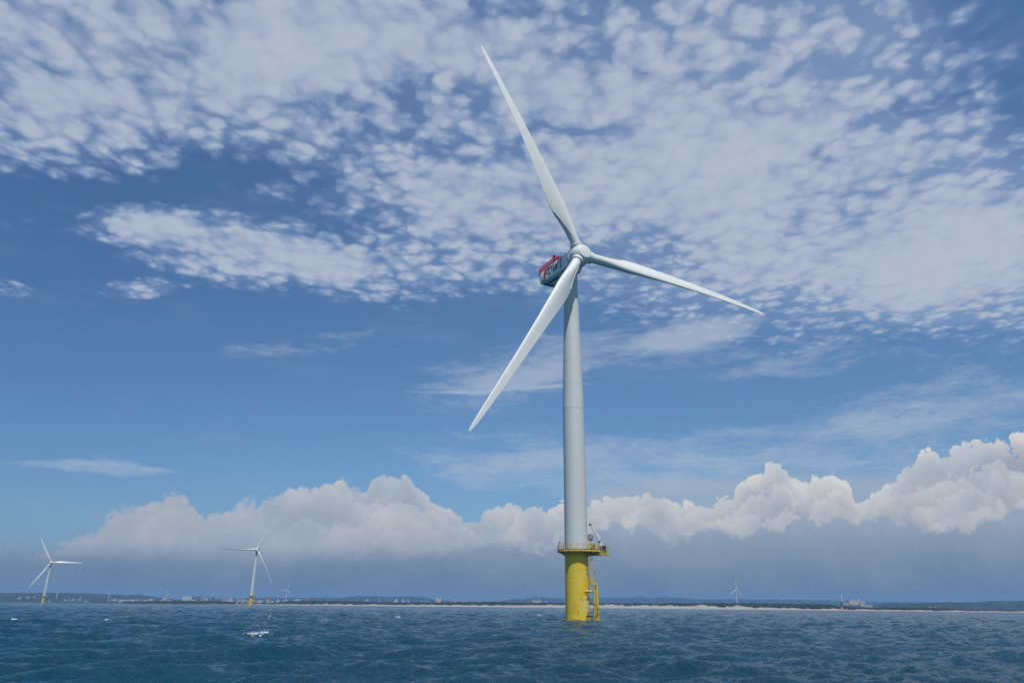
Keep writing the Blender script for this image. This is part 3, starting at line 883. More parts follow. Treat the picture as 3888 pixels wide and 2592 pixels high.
def build_winch():
    b = MB()
    b.tube((5.2, 0.35, DECK + 0.75), (5.2, 1.05, DECK + 0.75), 0.27, n=16)
    b.box((5.85, 0.6, DECK + 0.75), (0.55, 0.5, 0.75))
    b.box((6.35, 1.3, DECK + 0.65), (0.22, 0.7, 1.2))
    for z in (0.35, 0.6, 0.95):
        b.tube((5.5, 0.28, DECK + z), (6.15, 0.28, DECK + z + 0.08), 0.05, n=8)
    return b.mesh('winch', M_BLACK)
def build_basket():
    b = MB()
    x0, x1, y0, y1, z0, z1 = 2.62, 3.42, -0.9, -0.2, DECK + 2.15, DECK + 3.32
    for x in (x0, x1):
        for y in (y0, y1):
            b.beam((x, y, z0), (x, y, z1), 0.06, 0.06)
    for z in (z0, z0 + 0.42, z0 + 0.78, z1):
        b.beam((x0, y0, z), (x1, y0, z), 0.05, 0.05); b.beam((x0, y1, z), (x1, y1, z), 0.05, 0.05)
        b.beam((x0, y0, z), (x0, y1, z), 0.05, 0.05); b.beam((x1, y0, z), (x1, y1, z), 0.05, 0.05)
    b.tube((2.98, -0.55, z0 + 0.2), (2.98, -0.55, z1 - 0.1), 0.04, n=8)
    b.box((2.98, -0.55, z1 - 0.15), (0.26, 0.2, 0.22))
    b.box((3.15, -0.5, z0 + 0.16), (0.42, 0.4, 0.26))
    return b.mesh('equipment_cage', M_DARK)
def build_cage_post():
    b = MB()
    for x in (2.80, 3.08):
        b.beam((x, -0.55, DECK), (x, -0.55, DECK + 2.4), 0.13, 0.13)
    b.box((2.94, -0.55, DECK + 2.05), (0.42, 0.2, 0.12))
    return b.mesh('cage_post', M_YST)
def build_navlight():
    b = MB()
    for dz, r in ((0.95, 0.20), (0.55, 0.15), (0.28, 0.17)):
        b.lathe([(0.02, dz + 0.13), (r * 0.8, dz + 0.11), (r, dz + 0.02), (r, dz - 0.12), (0.02, dz - 0.13)], 16)
    b.tube((0, 0, 0), (0, 0, 1.0), 0.06, n=8, mi=1)
    b.box((0.14, 0, 0.45), (0.2, 0.14, 0.3), mi=1)
    return b.mesh('navigation_light', [M_WHITE, M_DARK])
def build_fog_horn():
    b = MB()
    b.tube((0, 0, 0), (0, 0, 0.55), 0.05, n=8)
    b.tube((-0.05, 0, 0.40), (-0.05, 0, 0.62), 0.10, n=10)
    b.tube((-0.05, 0, 0.62), (-0.05, 0, 0.72), 0.14, n=10)
    b.tube((-0.45, 0, 0.50), (-0.08, 0, 0.50), 0.035, n=8)
    return b.mesh('fog_horn', M_DARK)

for fn, key in ((build_monopile, 'monopile'), (build_tower, 'tower'), (build_deck, 'deck'), (build_edge_beam, 'edge_beam'), (build_underframe, 'underframe'), (build_railing, 'railing'), (build_toe_board, 'toe_board'), (build_blade, 'blade'), (build_blade_strip, 'trailing_strip'), (build_hub, 'hub'), (build_nose_cap, 'nose_cap'), (build_nacelle, 'nacelle'), (build_belly_hatch, 'belly_hatch'), (build_yaw_ring, 'yaw_ring'), (build_hoist_rail, 'hoist_railing'), (build_hoist_mesh, 'mesh_panel'), (build_hoist_floor, 'hoist_floor'), (build_vane, 'wind_vane'), (build_lettering, 'lettering'), (build_ladder, 'ladder'), (build_ladder_bracket, 'ladder_bracket'), (build_rest_platform, 'rest_platform'), (build_landing, 'boat_landing'), (build_landing_strut, 'landing_strut'), (build_low_strut, 'low_strut'), (build_lower_brace, 'lower_brace'), (build_ladder_clamp, 'ladder_clamp'), (build_lamp_post, 'lamp_post'), (build_crane_base, 'crane'), (build_crane_boom, 'boom'), (build_crane_head, 'sheave_head'), (build_winch, 'winch'), (build_basket, 'equipment_cage'), (build_cage_post, 'cage_post'), (build_navlight, 'navigation_light'), (build_fog_horn, 'fog_horn')):
    ME[key] = fn()

def sea_turbine(loc, yaw, phase, pitch, label, near, tower_top=0.0):
    root = bpy.data.objects.new('offshore_wind_turbine', None)
    COL.objects.link(root)
    root.location = loc
    root.empty_display_size = 5
    tag(root, label, 'wind turbine', 'wind turbines standing in the sea')
    P = lambda k, parent=root, m=None, name=None: link(name or k, ME[k], parent, m)
    P('monopile'); P('tower')
    dk = P('deck', name='platform')
    for k in ('edge_beam', 'underframe', 'railing', 'toe_board'):
        P(k, dk)
    P('ladder'); P('rest_platform')
    bl = P('boat_landing')
    P('landing_strut', bl); P('low_strut', bl); P('lower_brace', bl)
    cr = P('crane'); P('boom', cr); P('sheave_head', cr); P('winch', cr)
    if near:
        P('ladder_bracket'); P('ladder_clamp'); P('lamp_post')
        cg = P('equipment_cage'); P('cage_post', cg)
        P('navigation_light', root, Matrix.Translation((-3.0, -2.35, DECK)))
        P('navigation_light', root, Matrix.Translation((4.55, -1.55, DECK)) @ Matrix.Scale(0.9, 4))
        P('fog_horn', root, Matrix.Translation((-3.62, -1.55, DECK + 0.95)))
        # the number plate between two posts of the railing
        a, c = Vector(OUT[6]), Vector(OUT[7])
        mid, dv = (a + c) / 2, (c - a)
        nrm = Vector((dv.y, -dv.x)).normalized()
        ang = math.atan2(dv.y, dv.x)
        b = MB(); b.box((0, 0, 0), (dv.length - 0.22, 0.03, 1.06))
        sg = link('number_plate', b.mesh('number_plate', M_SIGN), dk, Matrix.Translation((mid.x + nrm.x * 0.07, mid.y + nrm.y * 0.07, DECK + 0.74)) @ Matrix.Rotation(ang, 4, 'Z'))
        tm = text_mesh('28', 1.30)
        tm.name = 'number'
        tm.materials.clear(); tm.materials.append(M_BLACK)
        sg2 = link('number', tm, dk, Matrix.Translation((mid.x + nrm.x * 0.095, mid.y + nrm.y * 0.095, DECK + 0.285)) @ Matrix.Rotation(ang, 4, 'Z') @ Matrix.Rotation(R(90), 4, 'X') @ Matrix.Scale(0.90, 4, (1, 0, 0)))
    ny = Matrix.Translation((0, 0, HUB_Z)) @ Matrix.Rotation(yaw, 4, 'Z')
    nc = P('nacelle', root, ny)
    for k in ('belly_hatch', 'hoist_railing', 'mesh_panel', 'hoist_floor', 'lettering'):
        P(k, nc)
    for vx, vy, vs in ((-1.2, Y0 + 4.4, 1.0), (0.9, Y0 + 4.0, 1.12), (0.2, Y0 + 4.9, 0.8)):
        P('wind_vane', nc, Matrix.Translation((vx, vy, nac_top(vy))) @ Matrix.Scale(vs, 4))
    P('yaw_ring', nc)
    rot = ny @ Matrix.Translation((0, -OVER, 0)) @ Matrix.Rotation(-TILT, 4, 'X')
    hb = P('hub', root, rot @ Matrix.Rotation(phase, 4, 'Y'))
    P('nose_cap', hb)
    for k in range(3):
        mb = rot @ Matrix.Rotation(phase + k * 2 * math.pi / 3, 4, 'Y') @ Matrix.Rotation(pitch, 4, 'Z')
        bo = P('blade', root, mb)
        P('trailing_strip', bo)
    return root

sea_turbine((14.2, 161.0, 0), R(30.6), R(-26.0), R(-3), 'huge near white wind turbine with FOWI lettering, on a yellow pile numbered 28', True)
sea_turbine((-394.7 - 4.2 * math.sin(R(13)), 1172.6 + 4.2 * math.cos(R(13)), 0), R(13.0), R(-87.1), R(-72), 'distant sea turbine with thin edge-on blades, one pointing left, standing before the hazy town', False)
sea_turbine((-985.2 - 4.2 * math.sin(R(28.9)), 1626.8 + 4.2 * math.cos(R(28.9)), 0), R(28.9), R(-29.8), R(-3), 'smallest sea turbine on a yellow pile, standing before the dark wooded hill', False)

# ------------------------------------------------------------------ sea
def water_material():
    m = bpy.data.materials.new("sea_water")
    m.use_nodes = True
    T = NT(m.node_tree)
    b = T.n['Principled BSDF']
    geo = T.new('ShaderNodeNewGeometry').outputs['Position']
    foam = T.new('ShaderNodeAttribute', attribute_name='foam').outputs['Fac']
    far = T.new('ShaderNodeAttribute', attribute_name='unresolved').outputs['Fac']
    big = T.noise(T.vm('MULTIPLY', geo, (0.012, 0.02, 0)), 1.0, 3)
    base = T.mix(big, (0.001, 0.041, 0.073), (0.002, 0.050, 0.085))
    fn = T.noise(T.vm('MULTIPLY', geo, (1.5, 1.1, 2.5)), 1.6, 6, 0.75)
    fm = T.sstep(T.m('ADD', foam, T.m('MULTIPLY', T.m('SUBTRACT', fn, 0.5), 4.2)), 0.62, 1.05)
    fm = T.m('MULTIPLY', fm, T.sstep(foam, 0.06, 0.35))
    T.l.new(T.mix(fm, base, (0.80, 0.83, 0.84)), b.inputs['Base Color'])
    b.inputs['IOR'].default_value = 1.333
    T.l.new(T.lin(fm, 0, 1, 0.10, 0.85), b.inputs['Roughness'])
    bp = T.new('ShaderNodeBump')
    bp.inputs['Strength'].default_value = 1.0
    bp.inputs['Distance'].default_value = 1.0
    h1 = T.m('MULTIPLY', T.noise(T.vm('MULTIPLY', geo, (1.0, 1.5, 1.0)), 1.3, 8, 0.74), T.lin(T.noise(T.vm('MULTIPLY', geo, (0.018, 0.035, 0)), 1.0, 3), 0.35, 0.65, 0.11, 0.30))
    h2 = T.m('MULTIPLY', T.m('MULTIPLY', T.noise(T.vm('MULTIPLY', geo, (0.16, 0.24, 0.2)), 1.0, 4, 0.6), 1.3), far)
    T.l.new(T.m('ADD', h1, h2), bp.inputs['Height'])
    T.l.new(bp.outputs[0], b.inputs['Normal'])
    return m
FOAM = [(-24.0, 74.4, 1.3), (-80.6, 127.0, 0.8), (-30.8, 110.6, 0.92), (-51.7, 167.5, 0.94), (-30.9, 128.2, 0.65), (-24.6, 172.5, 0.93), (9.4, 250.2, 1.53), (-34.3, 62.0, 0.55), (-67.1, 129.0, 0.5), (115.6, 237.6, 1.31), (64.6, 138.6, 0.35), (91.9, 330.0, 0.65), (21.1, 176.3, 0.54), (247.6, 385.5, 1.22), (-0.3, 203.6, 0.78), (46.4, 250.2, 0.5), (30.1, 70.6, 0.3)]
def build_sea():
    az = np.concatenate([np.linspace(-180, -52, 70)[:-1], np.linspace(-52, 52, 1150), np.linspace(52, 180, 70)[1:]])
    rad = np.concatenate([np.geomspace(1.5, 20, 60)[:-1], np.geomspace(20, 320, 760)[:-1], np.geomspace(320, 2600, 520)[:-1], np.geomspace(2600, 8600, 12)])
    A, RR = np.meshgrid(R(1) * az, rad)
    X0, Y0_ = RR * np.sin(A), RR * np.cos(A)
    dr = np.gradient(rad)[:, None]
    da = np.gradient(R(1) * az)[None, :] * RR
    sp = np.maximum(np.broadcast_to(dr, RR.shape), np.minimum(da, 60))
    X, Y, Z = X0.copy(), Y0_.copy(), np.zeros_like(X0)
    JX = np.zeros_like(X0); unres = np.zeros_like(X0); tots = 0.0
    rng = np.random.default_rng(5)
    n = 120
    lam = np.geomspace(0.40, 22.0, n)
    dl = np.log(lam[1] / lam[0])
    k = 2 * np.pi / lam
    kp = 2 * np.pi / 11.0
    spec = k ** -2.95 * np.exp(-1.25 * (kp / k) ** 2)
    amp = np.sqrt(spec * k * dl)
    amp *= 0.168 / np.sqrt((amp ** 2).sum() / 2)
    for i in range(n):
        th = math.atan2(0.86, -0.45) + rng.normal(0, 0.62)
        c, s = math.cos(th), math.sin(th)
        ph = rng.uniform(0, 2 * np.pi)
        fade = np.clip((lam[i] / sp - 1.6) / 1.6, 0, 1)
        unres += (amp[i] * k[i]) ** 2 * (1 - fade); tots += (amp[i] * k[i]) ** 2
        if not fade.any():
            continue
        arg = k[i] * (c * X0 + s * Y0_) + ph
        sn, cs = np.sin(arg), np.cos(arg)
        a = amp[i] * fade
        Z += a * cs
        X -= 0.62 * a * c * sn
        Y -= 0.62 * a * s * sn
        JX += a * k[i] * cs
    foam = np.zeros_like(Z)
    for fx, fy, w in FOAM:
        dx, dy = X0 - fx, Y0_ - fy
        wy = w * (1.3 if w == 1.3 else 0.55) + fy * 0.006
        sel = (np.abs(dx) < 6 * w) & (np.abs(dy) < 6 * wy)
        g = np.exp(-(dx[sel] / (w * 1.05)) ** 2 - (dy[sel] / wy) ** 2)
        foam[sel] = np.maximum(foam[sel], g)
        Z[sel] += 0.13 * g
    foam = np.maximum(foam, np.clip((JX - np.quantile(JX[(RR > 25) & (RR < 200)], 0.9993)) * 2.0, 0, 0.5) * (RR < 320))
    for px, py, pr in ((14.2, 161.0, 2.55), (17.8, 158.7, 0.6)):
        q = np.hypot(X0 - px, Y0_ - py) - pr
        foam = np.maximum(foam, 0.85 * np.exp(-np.maximum(q, 0) ** 2 / 0.6) * (q > -0.5))
    me = grid_mesh('sea', X, Y, Z, [water_material()], {'foam': foam, 'unresolved': np.sqrt(unres / tots)})
    tag(link('sea', me), kind='structure')
build_sea()

# ------------------------------------------------------------------ the coast
def shore_y(b):
    return np.interp(b, [-1.2, -0.45, 0.0, 0.32, 0.65, 1.2], [2350, 2300, 2250, 1900, 1500, 1250])
def land_material():
    m = bpy.data.materials.new("shore_land")
    m.use_nodes = True
    T = NT(m.node_tree)
    b = T.n['Principled BSDF']
    b.inputs['Roughness'].default_value = 0.95
    b.inputs['Specular IOR Level'].default_value = 0.1
    geo = T.new('ShaderNodeNewGeometry').outputs['Position']
    sand = T.new('ShaderNodeAttribute', attribute_name='sand').outputs['Fac']
    n = T.noise(T.vm('MULTIPLY', geo, (0.02, 0.05, 0.12)), 1.0, 5, 0.65)
    f = T.sstep(T.m('ADD', sand, T.m('MULTIPLY', T.m('SUBTRACT', n, 0.5), 1.5)), 0.35, 0.65)
    n2 = T.noise(T.vm('MULTIPLY', geo, (0.05, 0.05, 0.05)), 1.0, 4)
    green = T.mix(n2, (0.035, 0.055, 0.022), (0.11, 0.13, 0.05))
    sc = T.mix(n2, (0.34, 0.29, 0.22), (0.44, 0.39, 0.31))
    T.l.new(T.mix(f, green, sc), b.inputs['Base Color'])
    return m
def dune_h(b):
    return np.interp(b, [-0.9, -0.45, -0.25, 0.0, 0.08, 0.25, 0.31, 0.38, 0.5, 0.62, 0.9], [1.5, 1.8, 3.6, 5.2, 8.0, 8.0, 6.0, 3.2, 2.4, 1.6, 1.5])
def build_land():
    bb = np.concatenate([np.linspace(-2.6, -0.75, 60)[:-1], np.linspace(-0.75, 0.75, 900), np.linspace(0.75, 2.6, 60)[1:]])
    dd = np.array([-60, -6, 0, 8, 16, 25, 34, 43, 52, 62, 74, 90, 120, 200, 400, 900, 2000, 4000, 6600.0])
    B, D = np.meshgrid(bb, dd)
    Yg = shore_y(B) + D
    Xg = B * shore_y(B) * (1 + np.where(np.abs(B) < 1.2, D / shore_y(B), 0.25 * D / shore_y(B)))
    Xg = np.clip(Xg, -8200, 8200)
    H = dune_h(B)
    nz = noise1(B * 160, 3) * 0.30 + noise1(B * 160 + D * 0.12, 9) * 0.30
    rise = np.interp(D, [-60, -6, 0, 8, 25, 45, 74, 120, 400, 6600], [-3.0, -0.6, 0.05, 0.10, 0.25, 0.75, 1.0, 0.85, 0.8, 0.8])
    Z = np.where(D > 0, rise * H * (1 + nz * np.clip((D - 10) / 30, 0, 1)), rise)
    Z = np.where(D > 0, np.maximum(Z, 0.15), Z)
    sd_ = np.interp(D, [-60, 0, 30, 50, 80, 130, 200], [1.2, 1.2, 1.05, 0.72, 0.55, 0.15, -0.5])
    sd_ = sd_ * np.interp(B, [-0.9, -0.46, -0.38, -0.2, 0.7, 0.85], [0.0, 0.02, 0.42, 0.92, 1, 0.9])
    tag(link('coast', grid_mesh('coast', Xg, Yg, Z, [land_material()], {'sand': sd_})), kind='structure')
build_land()

def foliage(name, a, b_, scale):
    m = mat(name, a, 0.9, spec=0.15, var=0.0, scale=scale)
    T = NT(m.node_tree)
    bs = T.n['Principled BSDF']
    geo = T.new('ShaderNodeNewGeometry').outputs['Position']
    n = T.noise(geo, scale, 4, 0.65)
    T.l.new(T.mix(T.sstep(n, 0.35, 0.65), a, b_), bs.inputs['Base Color'])
    return m
M_FOREST = foliage("coastal_forest_green", (0.012, 0.020, 0.012), (0.035, 0.050, 0.026), 0.06)
M_HILL = foliage("hill_woods", (0.014, 0.024, 0.014), (0.040, 0.058, 0.028), 0.012)

FORE = [(-0.48, 0.0018), (-0.4564, 0.00246), (-0.3949, 0.003313), (-0.3607, 0.002324), (-0.3436, 0.001188), (-0.3061, 0.001192), (-0.2958, 0.002885), (-0.289, 0.003907), (-0.2514, 0.004713), (-0.2172, 0.004527), (-0.1831, 0.00386), (-0.1489, 0.003513), (-0.0806, 0.004424), (-0.0191, 0.005598), (0.0048, 0.004842), (0.056, 0.004964), (0.0902, 0.004617), (0.1585, 0.004886), (0.2268, 0.005798), (0.3122, 0.006536), (0.3634, 0.006337), (0.4147, 0.005817), (0.4318, 0.004039), (0.4488, 0.002903), (0.5001, 0.002704), (0.5411, 0.003058), (0.5684, 0.001369), (0.5957, 0.0002), (0.62, -0.0006)]
def build_forest():
    t = (1 + 5 ** 0.5) / 2
    iv = np.array([(-1, t, 0), (1, t, 0), (-1, -t, 0), (1, -t, 0), (0, -1, t), (0, 1, t), (0, -1, -t), (0, 1, -t), (t, 0, -1), (t, 0, 1), (-t, 0, -1), (-t, 0, 1)], float)
    iv /= np.linalg.norm(iv[0])
    fi = np.array([(0, 11, 5), (0, 5, 1), (0, 1, 7), (0, 7, 10), (0, 10, 11), (1, 5, 9), (5, 11, 4), (11, 10, 2), (10, 7, 6), (7, 1, 8), (3, 9, 4), (3, 4, 2), (3, 2, 6), (3, 6, 8), (3, 8, 9), (4, 9, 5), (2, 4, 11), (6, 2, 10), (8, 6, 7), (9, 8, 1)])
    N = 9500
    bb = RNG.uniform(-0.50, 0.66, N)
    dd = 78 + 260 * RNG.uniform(0, 1, N) ** 1.6
    Y = shore_y(bb) + dd
    X = bb * Y
    topz = CAM_H + np.interp(bb, [p[0] for p in FORE], [p[1] for p in FORE]) * Y
    gz = dune_h(bb) * 0.85
    k = np.clip(0.45 + (dd - 78) / 110, 0, 1)
    top = gz + np.maximum(topz - gz, 1.2) * k * RNG.uniform(0.80, 1.06, N)
    top += np.where(RNG.uniform(0, 1, N) > 0.93, RNG.uniform(0.5, 2.0, N), 0)
    hh = np.maximum(top - gz, 1.5)
    rad = RNG.uniform(2.2, 4.6, N)
    V = iv[None] * (1 + RNG.uniform(-0.28, 0.28, (N, 12, 1)))
    V = V * np.stack([rad, rad, hh * 0.55], -1)[:, None, :]
    V += np.stack([X, Y, gz + hh * 0.47], -1)[:, None, :]
    F = (fi[None] + 12 * np.arange(N)[:, None, None]).reshape(-1, 3)
    me = bpy.data.meshes.new('coastal_forest')
    me.vertices.add(N * 12); me.vertices.foreach_set('co', V.astype(np.float32).ravel())
    me.loops.add(F.size); me.loops.foreach_set('vertex_index', F.ravel().astype(np.int32))
    me.polygons.add(len(F)); me.polygons.foreach_set('loop_start', np.arange(0, F.size, 3, dtype=np.int32))
    me.update(calc_edges=True); me.materials.append(M_FOREST)
    tag(link('coastal_forest', me), 'dark belt of low coastal forest behind the beach', 'forest', kind='stuff')
build_forest()

def ridge(pts, Y, depth, seed, rough):
    xs = np.arange(pts[0][0] - 160, pts[-1][0] + 160, max(6, Y / 500.0))
    top = np.interp(xs, [pts[0][0] - 160] + [p[0] for p in pts] + [pts[-1][0] + 160], [0] + [p[1] for p in pts] + [0])
    u = np.concatenate([np.linspace(-1, -0.15, 12), np.linspace(-0.1, 1, 12)])
    XX, U = np.meshgrid(xs, u)
    prof = np.exp(-(U * 1.7) ** 2)
    ZZ = top[None] * prof * (1 + 0.10 * noise1(XX * 0.01 + U * 3, seed) * (1 - prof))
    ZZ = ZZ + (noise1(XX * 0.05 + U * 9, seed + 1, 5, 0.8) + RNG.normal(0, 0.6, XX.shape)) * rough * np.clip(ZZ / 12, 0, 1)
    ZZ = np.where(np.abs(U) > 0.98, -0.5, ZZ)
    me = grid_mesh('hills', XX, Y + U * depth, ZZ, [M_HILL], smooth=True)
    tag(link('hills', me), kind='structure')
ridge([(-3994.0, 36.0), (-3502.0, 43.3), (-3174.0, 46.2), (-3059.0, 51.8), (-2846.0, 55.2), (-2633.0, 53.9), (-2518.0, 47.2), (-2453.0, 40.1), (-2404.0, 34.3), (-2289.0, 26.1)], 4800, 1700, 21, 1.5)
ridge([(-2764.0, 25.6), (-2657.0, 41.5), (-2622.0, 51.8), (-2551.0, 45.8), (-2529.0, 54.3), (-2480.0, 51.4), (-2453.0, 43.3), (-2373.0, 35.6), (-2266.0, 23.2)], 5200, 700, 22, 1.2)
ridge([(-3166.0, 42.7), (-2654.0, 52.0), (-2398.0, 59.0), (-2142.0, 61.2), (-1886.0, 65.8), (-1629.0, 65.6), (-1540.0, 80.9), (-1476.0, 83.8), (-1373.0, 84.7), (-1245.0, 83.4), (-1168.0, 79.2), (-963.0, 83.4), (-861.0, 79.5), (-758.0, 63.5), (-656.0, 50.0), (-451.0, 37.3)], 7500, 1000, 23, 1.6)
ridge([(-163.0, 39.5), (12.0, 73.7), (70.0, 79.7), (186.0, 83.4), (273.0, 97.8), (360.0, 98.5), (476.0, 94.1), (621.0, 89.9), (767.0, 91.1), (941.0, 95.4), (1144.0, 102.6), (1347.0, 101.6), (1434.0, 116.0), (1550.0, 103.4), (1696.0, 112.8), (1928.0, 103.9), (2160.0, 92.3), (2509.0, 98.0), (2799.0, 97.8), (3089.0, 97.6), (3525.0, 93.2), (3960.0, 86.0), (4541.0, 80.1), (5702.0, 79.3)], 8500, 1100, 24, 2.0)
ridge([(1864.0, 16.3), (1932.0, 23.3), (1973.0, 30.1), (2028.0, 37.0), (2137.0, 36.6), (2274.0, 39.1), (2383.0, 42.6), (2465.0, 39.5), (2506.0, 47.5), (2547.0, 51.7), (2588.0, 50.8), (2642.0, 50.0), (2711.0, 51.9), (2957.0, 59.1), (3367.0, 57.5)], 4000, 900, 25, 1.5)

# ------------------------------------------------------------------ buildings of the coast
def facade(name, col, floor=3.2, bay=4.0, dark=0.45):
    m = bpy.data.materials.new(name)
    m.use_nodes = True
    T = NT(m.node_tree)
    b = T.n['Principled BSDF']
    b.inputs['Roughness'].default_value = 0.8
    o = T.new('ShaderNodeTexCoord').outputs['Object']
    x, y, z = T.sep(o)
    fz = T.m('FRACT', T.m('DIVIDE', z, floor))
    fx = T.m('FRACT', T.m('DIVIDE', T.m('ADD', x, y), bay))
    wz = T.m('MULTIPLY', T.m('GREATER_THAN', fz, 0.38), T.m('LESS_THAN', fz, 0.80))
    wx = T.m('MULTIPLY', T.m('GREATER_THAN', fx, 0.22), T.m('LESS_THAN', fx, 0.78))
    wn = T.m('MULTIPLY', T.m('MULTIPLY', wz, wx), dark)
    n = T.noise(o, 0.25, 4)
    c = T.mix(T.lin(n, 0.3, 0.7), tuple(v * 0.9 for v in col), tuple(min(1, v * 1.08) for v in col))
    T.l.new(T.mix(wn, c, (0.05, 0.06, 0.07)), b.inputs['Base Color'])
    return m
FM = {'beige': facade('beige_render', (0.50, 0.44, 0.36)), 'white': facade('white_render', (0.52, 0.50, 0.47)), 'slate': facade('slate_cladding', (0.10, 0.13, 0.20)), 'grey': facade('grey_render', (0.26, 0.28, 0.32)), 'brown': facade('brown_tile', (0.16, 0.10, 0.09)), 'brick': facade('reddish_tile', (0.32, 0.17, 0.15)), 'blue': facade('blue_glass', (0.08, 0.14, 0.28)), 'pale': facade('pale_render', (0.42, 0.40, 0.37)), 'roofgrey': mat('flat_roofing', (0.30, 0.29, 0.28), 0.9, scale=0.3), 'roofred': mat('red_roofing', (0.30, 0.13, 0.10), 0.8, scale=0.3), 'roofwhite': mat('white_metal_roof', (0.62, 0.62, 0.60), 0.6, scale=0.3), 'plainwhite': mat('white_wall', (0.42, 0.41, 0.40), 0.8, scale=0.3)}
GROUND_Z = 3.0
def block(name, label, cat, X, Y, w, ztop, wall, style='flat', roofm='roofgrey', group=None, dep=None):
    dep = dep or max(9.0, w * 0.6)
    h = ztop - GROUND_Z
    root = bpy.data.objects.new(name, None)
    COL.objects.link(root); root.location = (X, Y, GROUND_Z)
    tag(root, label, cat, group)
    b = MB()
    hb = h - (2.6 if style in ('flat', 'twin', 'crown') and h > 14 else 0.8)
    if style == 'twin':
        for s in (-1, 1):
            b.box((s * w * 0.29, 0, hb / 2), (w * 0.40, dep, hb))
        b.box((0, dep * 0.1, hb * 0.42), (w * 0.30, dep * 0.7, hb * 0.84))
    elif style == 'stepped':
        b.box((0, 0, hb * 0.33), (w, dep, hb * 0.66)); b.box((0, 0, hb * 0.74), (w * 0.62, dep * 0.8, hb * 0.52))
    elif style == 'row':
        k = 4
        for i in range(k):
            hh = hb * (0.80 if i % 2 else 0.92)
            b.box(((i + 0.5) * w / k - w / 2, 0, hh / 2), (w / k - 0.4, dep, hh))
    else:
        b.box((0, 0, hb / 2), (w, dep, hb))
    link('wall', b.mesh('wall', FM[wall]), root)
    r = MB()
    if style == 'twin':
        r.box((0, dep * 0.1, hb * 0.84 + 0.2), (w * 0.34, dep * 0.7, 0.4))
        for s in (-1, 1):
            r.box((s * w * 0.29, 0, hb + 0.3), (w * 0.42, dep + 0.4, 0.6)); r.box((s * w * 0.29, 0, hb + 1.6), (w * 0.18, dep * 0.4, 2.0))
    elif style == 'row':
        for i in range(4):
            hh = hb * (0.80 if i % 2 else 0.92)
            r.box(((i + 0.5) * w / 4 - w / 2, 0, hh + 0.3), (w / 4 - 0.3, dep + 0.3, 0.6))
            if i != 1: r.box(((i + 0.3) * w / 4 - w / 2, 0, hh + 2.2), (2.6, 3, 3.4))
    elif style == 'stepped':
        r.box((0, 0, hb + 0.25), (w * 0.66, dep * 0.84, 0.5))
    elif style == 'gable':
        rh = min(3.0, h * 0.35)
        r.add([(-w / 2 - .3, -dep / 2 - .3, hb), (w / 2 + .3, -dep / 2 - .3, hb), (w / 2 + .3, dep / 2 + .3, hb), (-w / 2 - .3, dep / 2 + .3, hb), (-w / 2 - .3, 0, hb + rh), (w / 2 + .3, 0, hb + rh)], [(0, 1, 5, 4), (2, 3, 4, 5), (0, 4, 3), (1, 2, 5), (3, 2, 1, 0)])
    else:
        r.box((0, 0, hb + 0.3), (w + 0.4, dep + 0.4, 0.6))
        if h > 14:
            r.box((-w * 0.2, 0, hb + 1.6), (w * 0.28, dep * 0.4, 2.0)); r.box((w * 0.28, 0, hb + 1.1), (w * 0.14, dep * 0.3, 1.0))
    link('roof', r.mesh('roof', FM[roofm]), root)
    return root
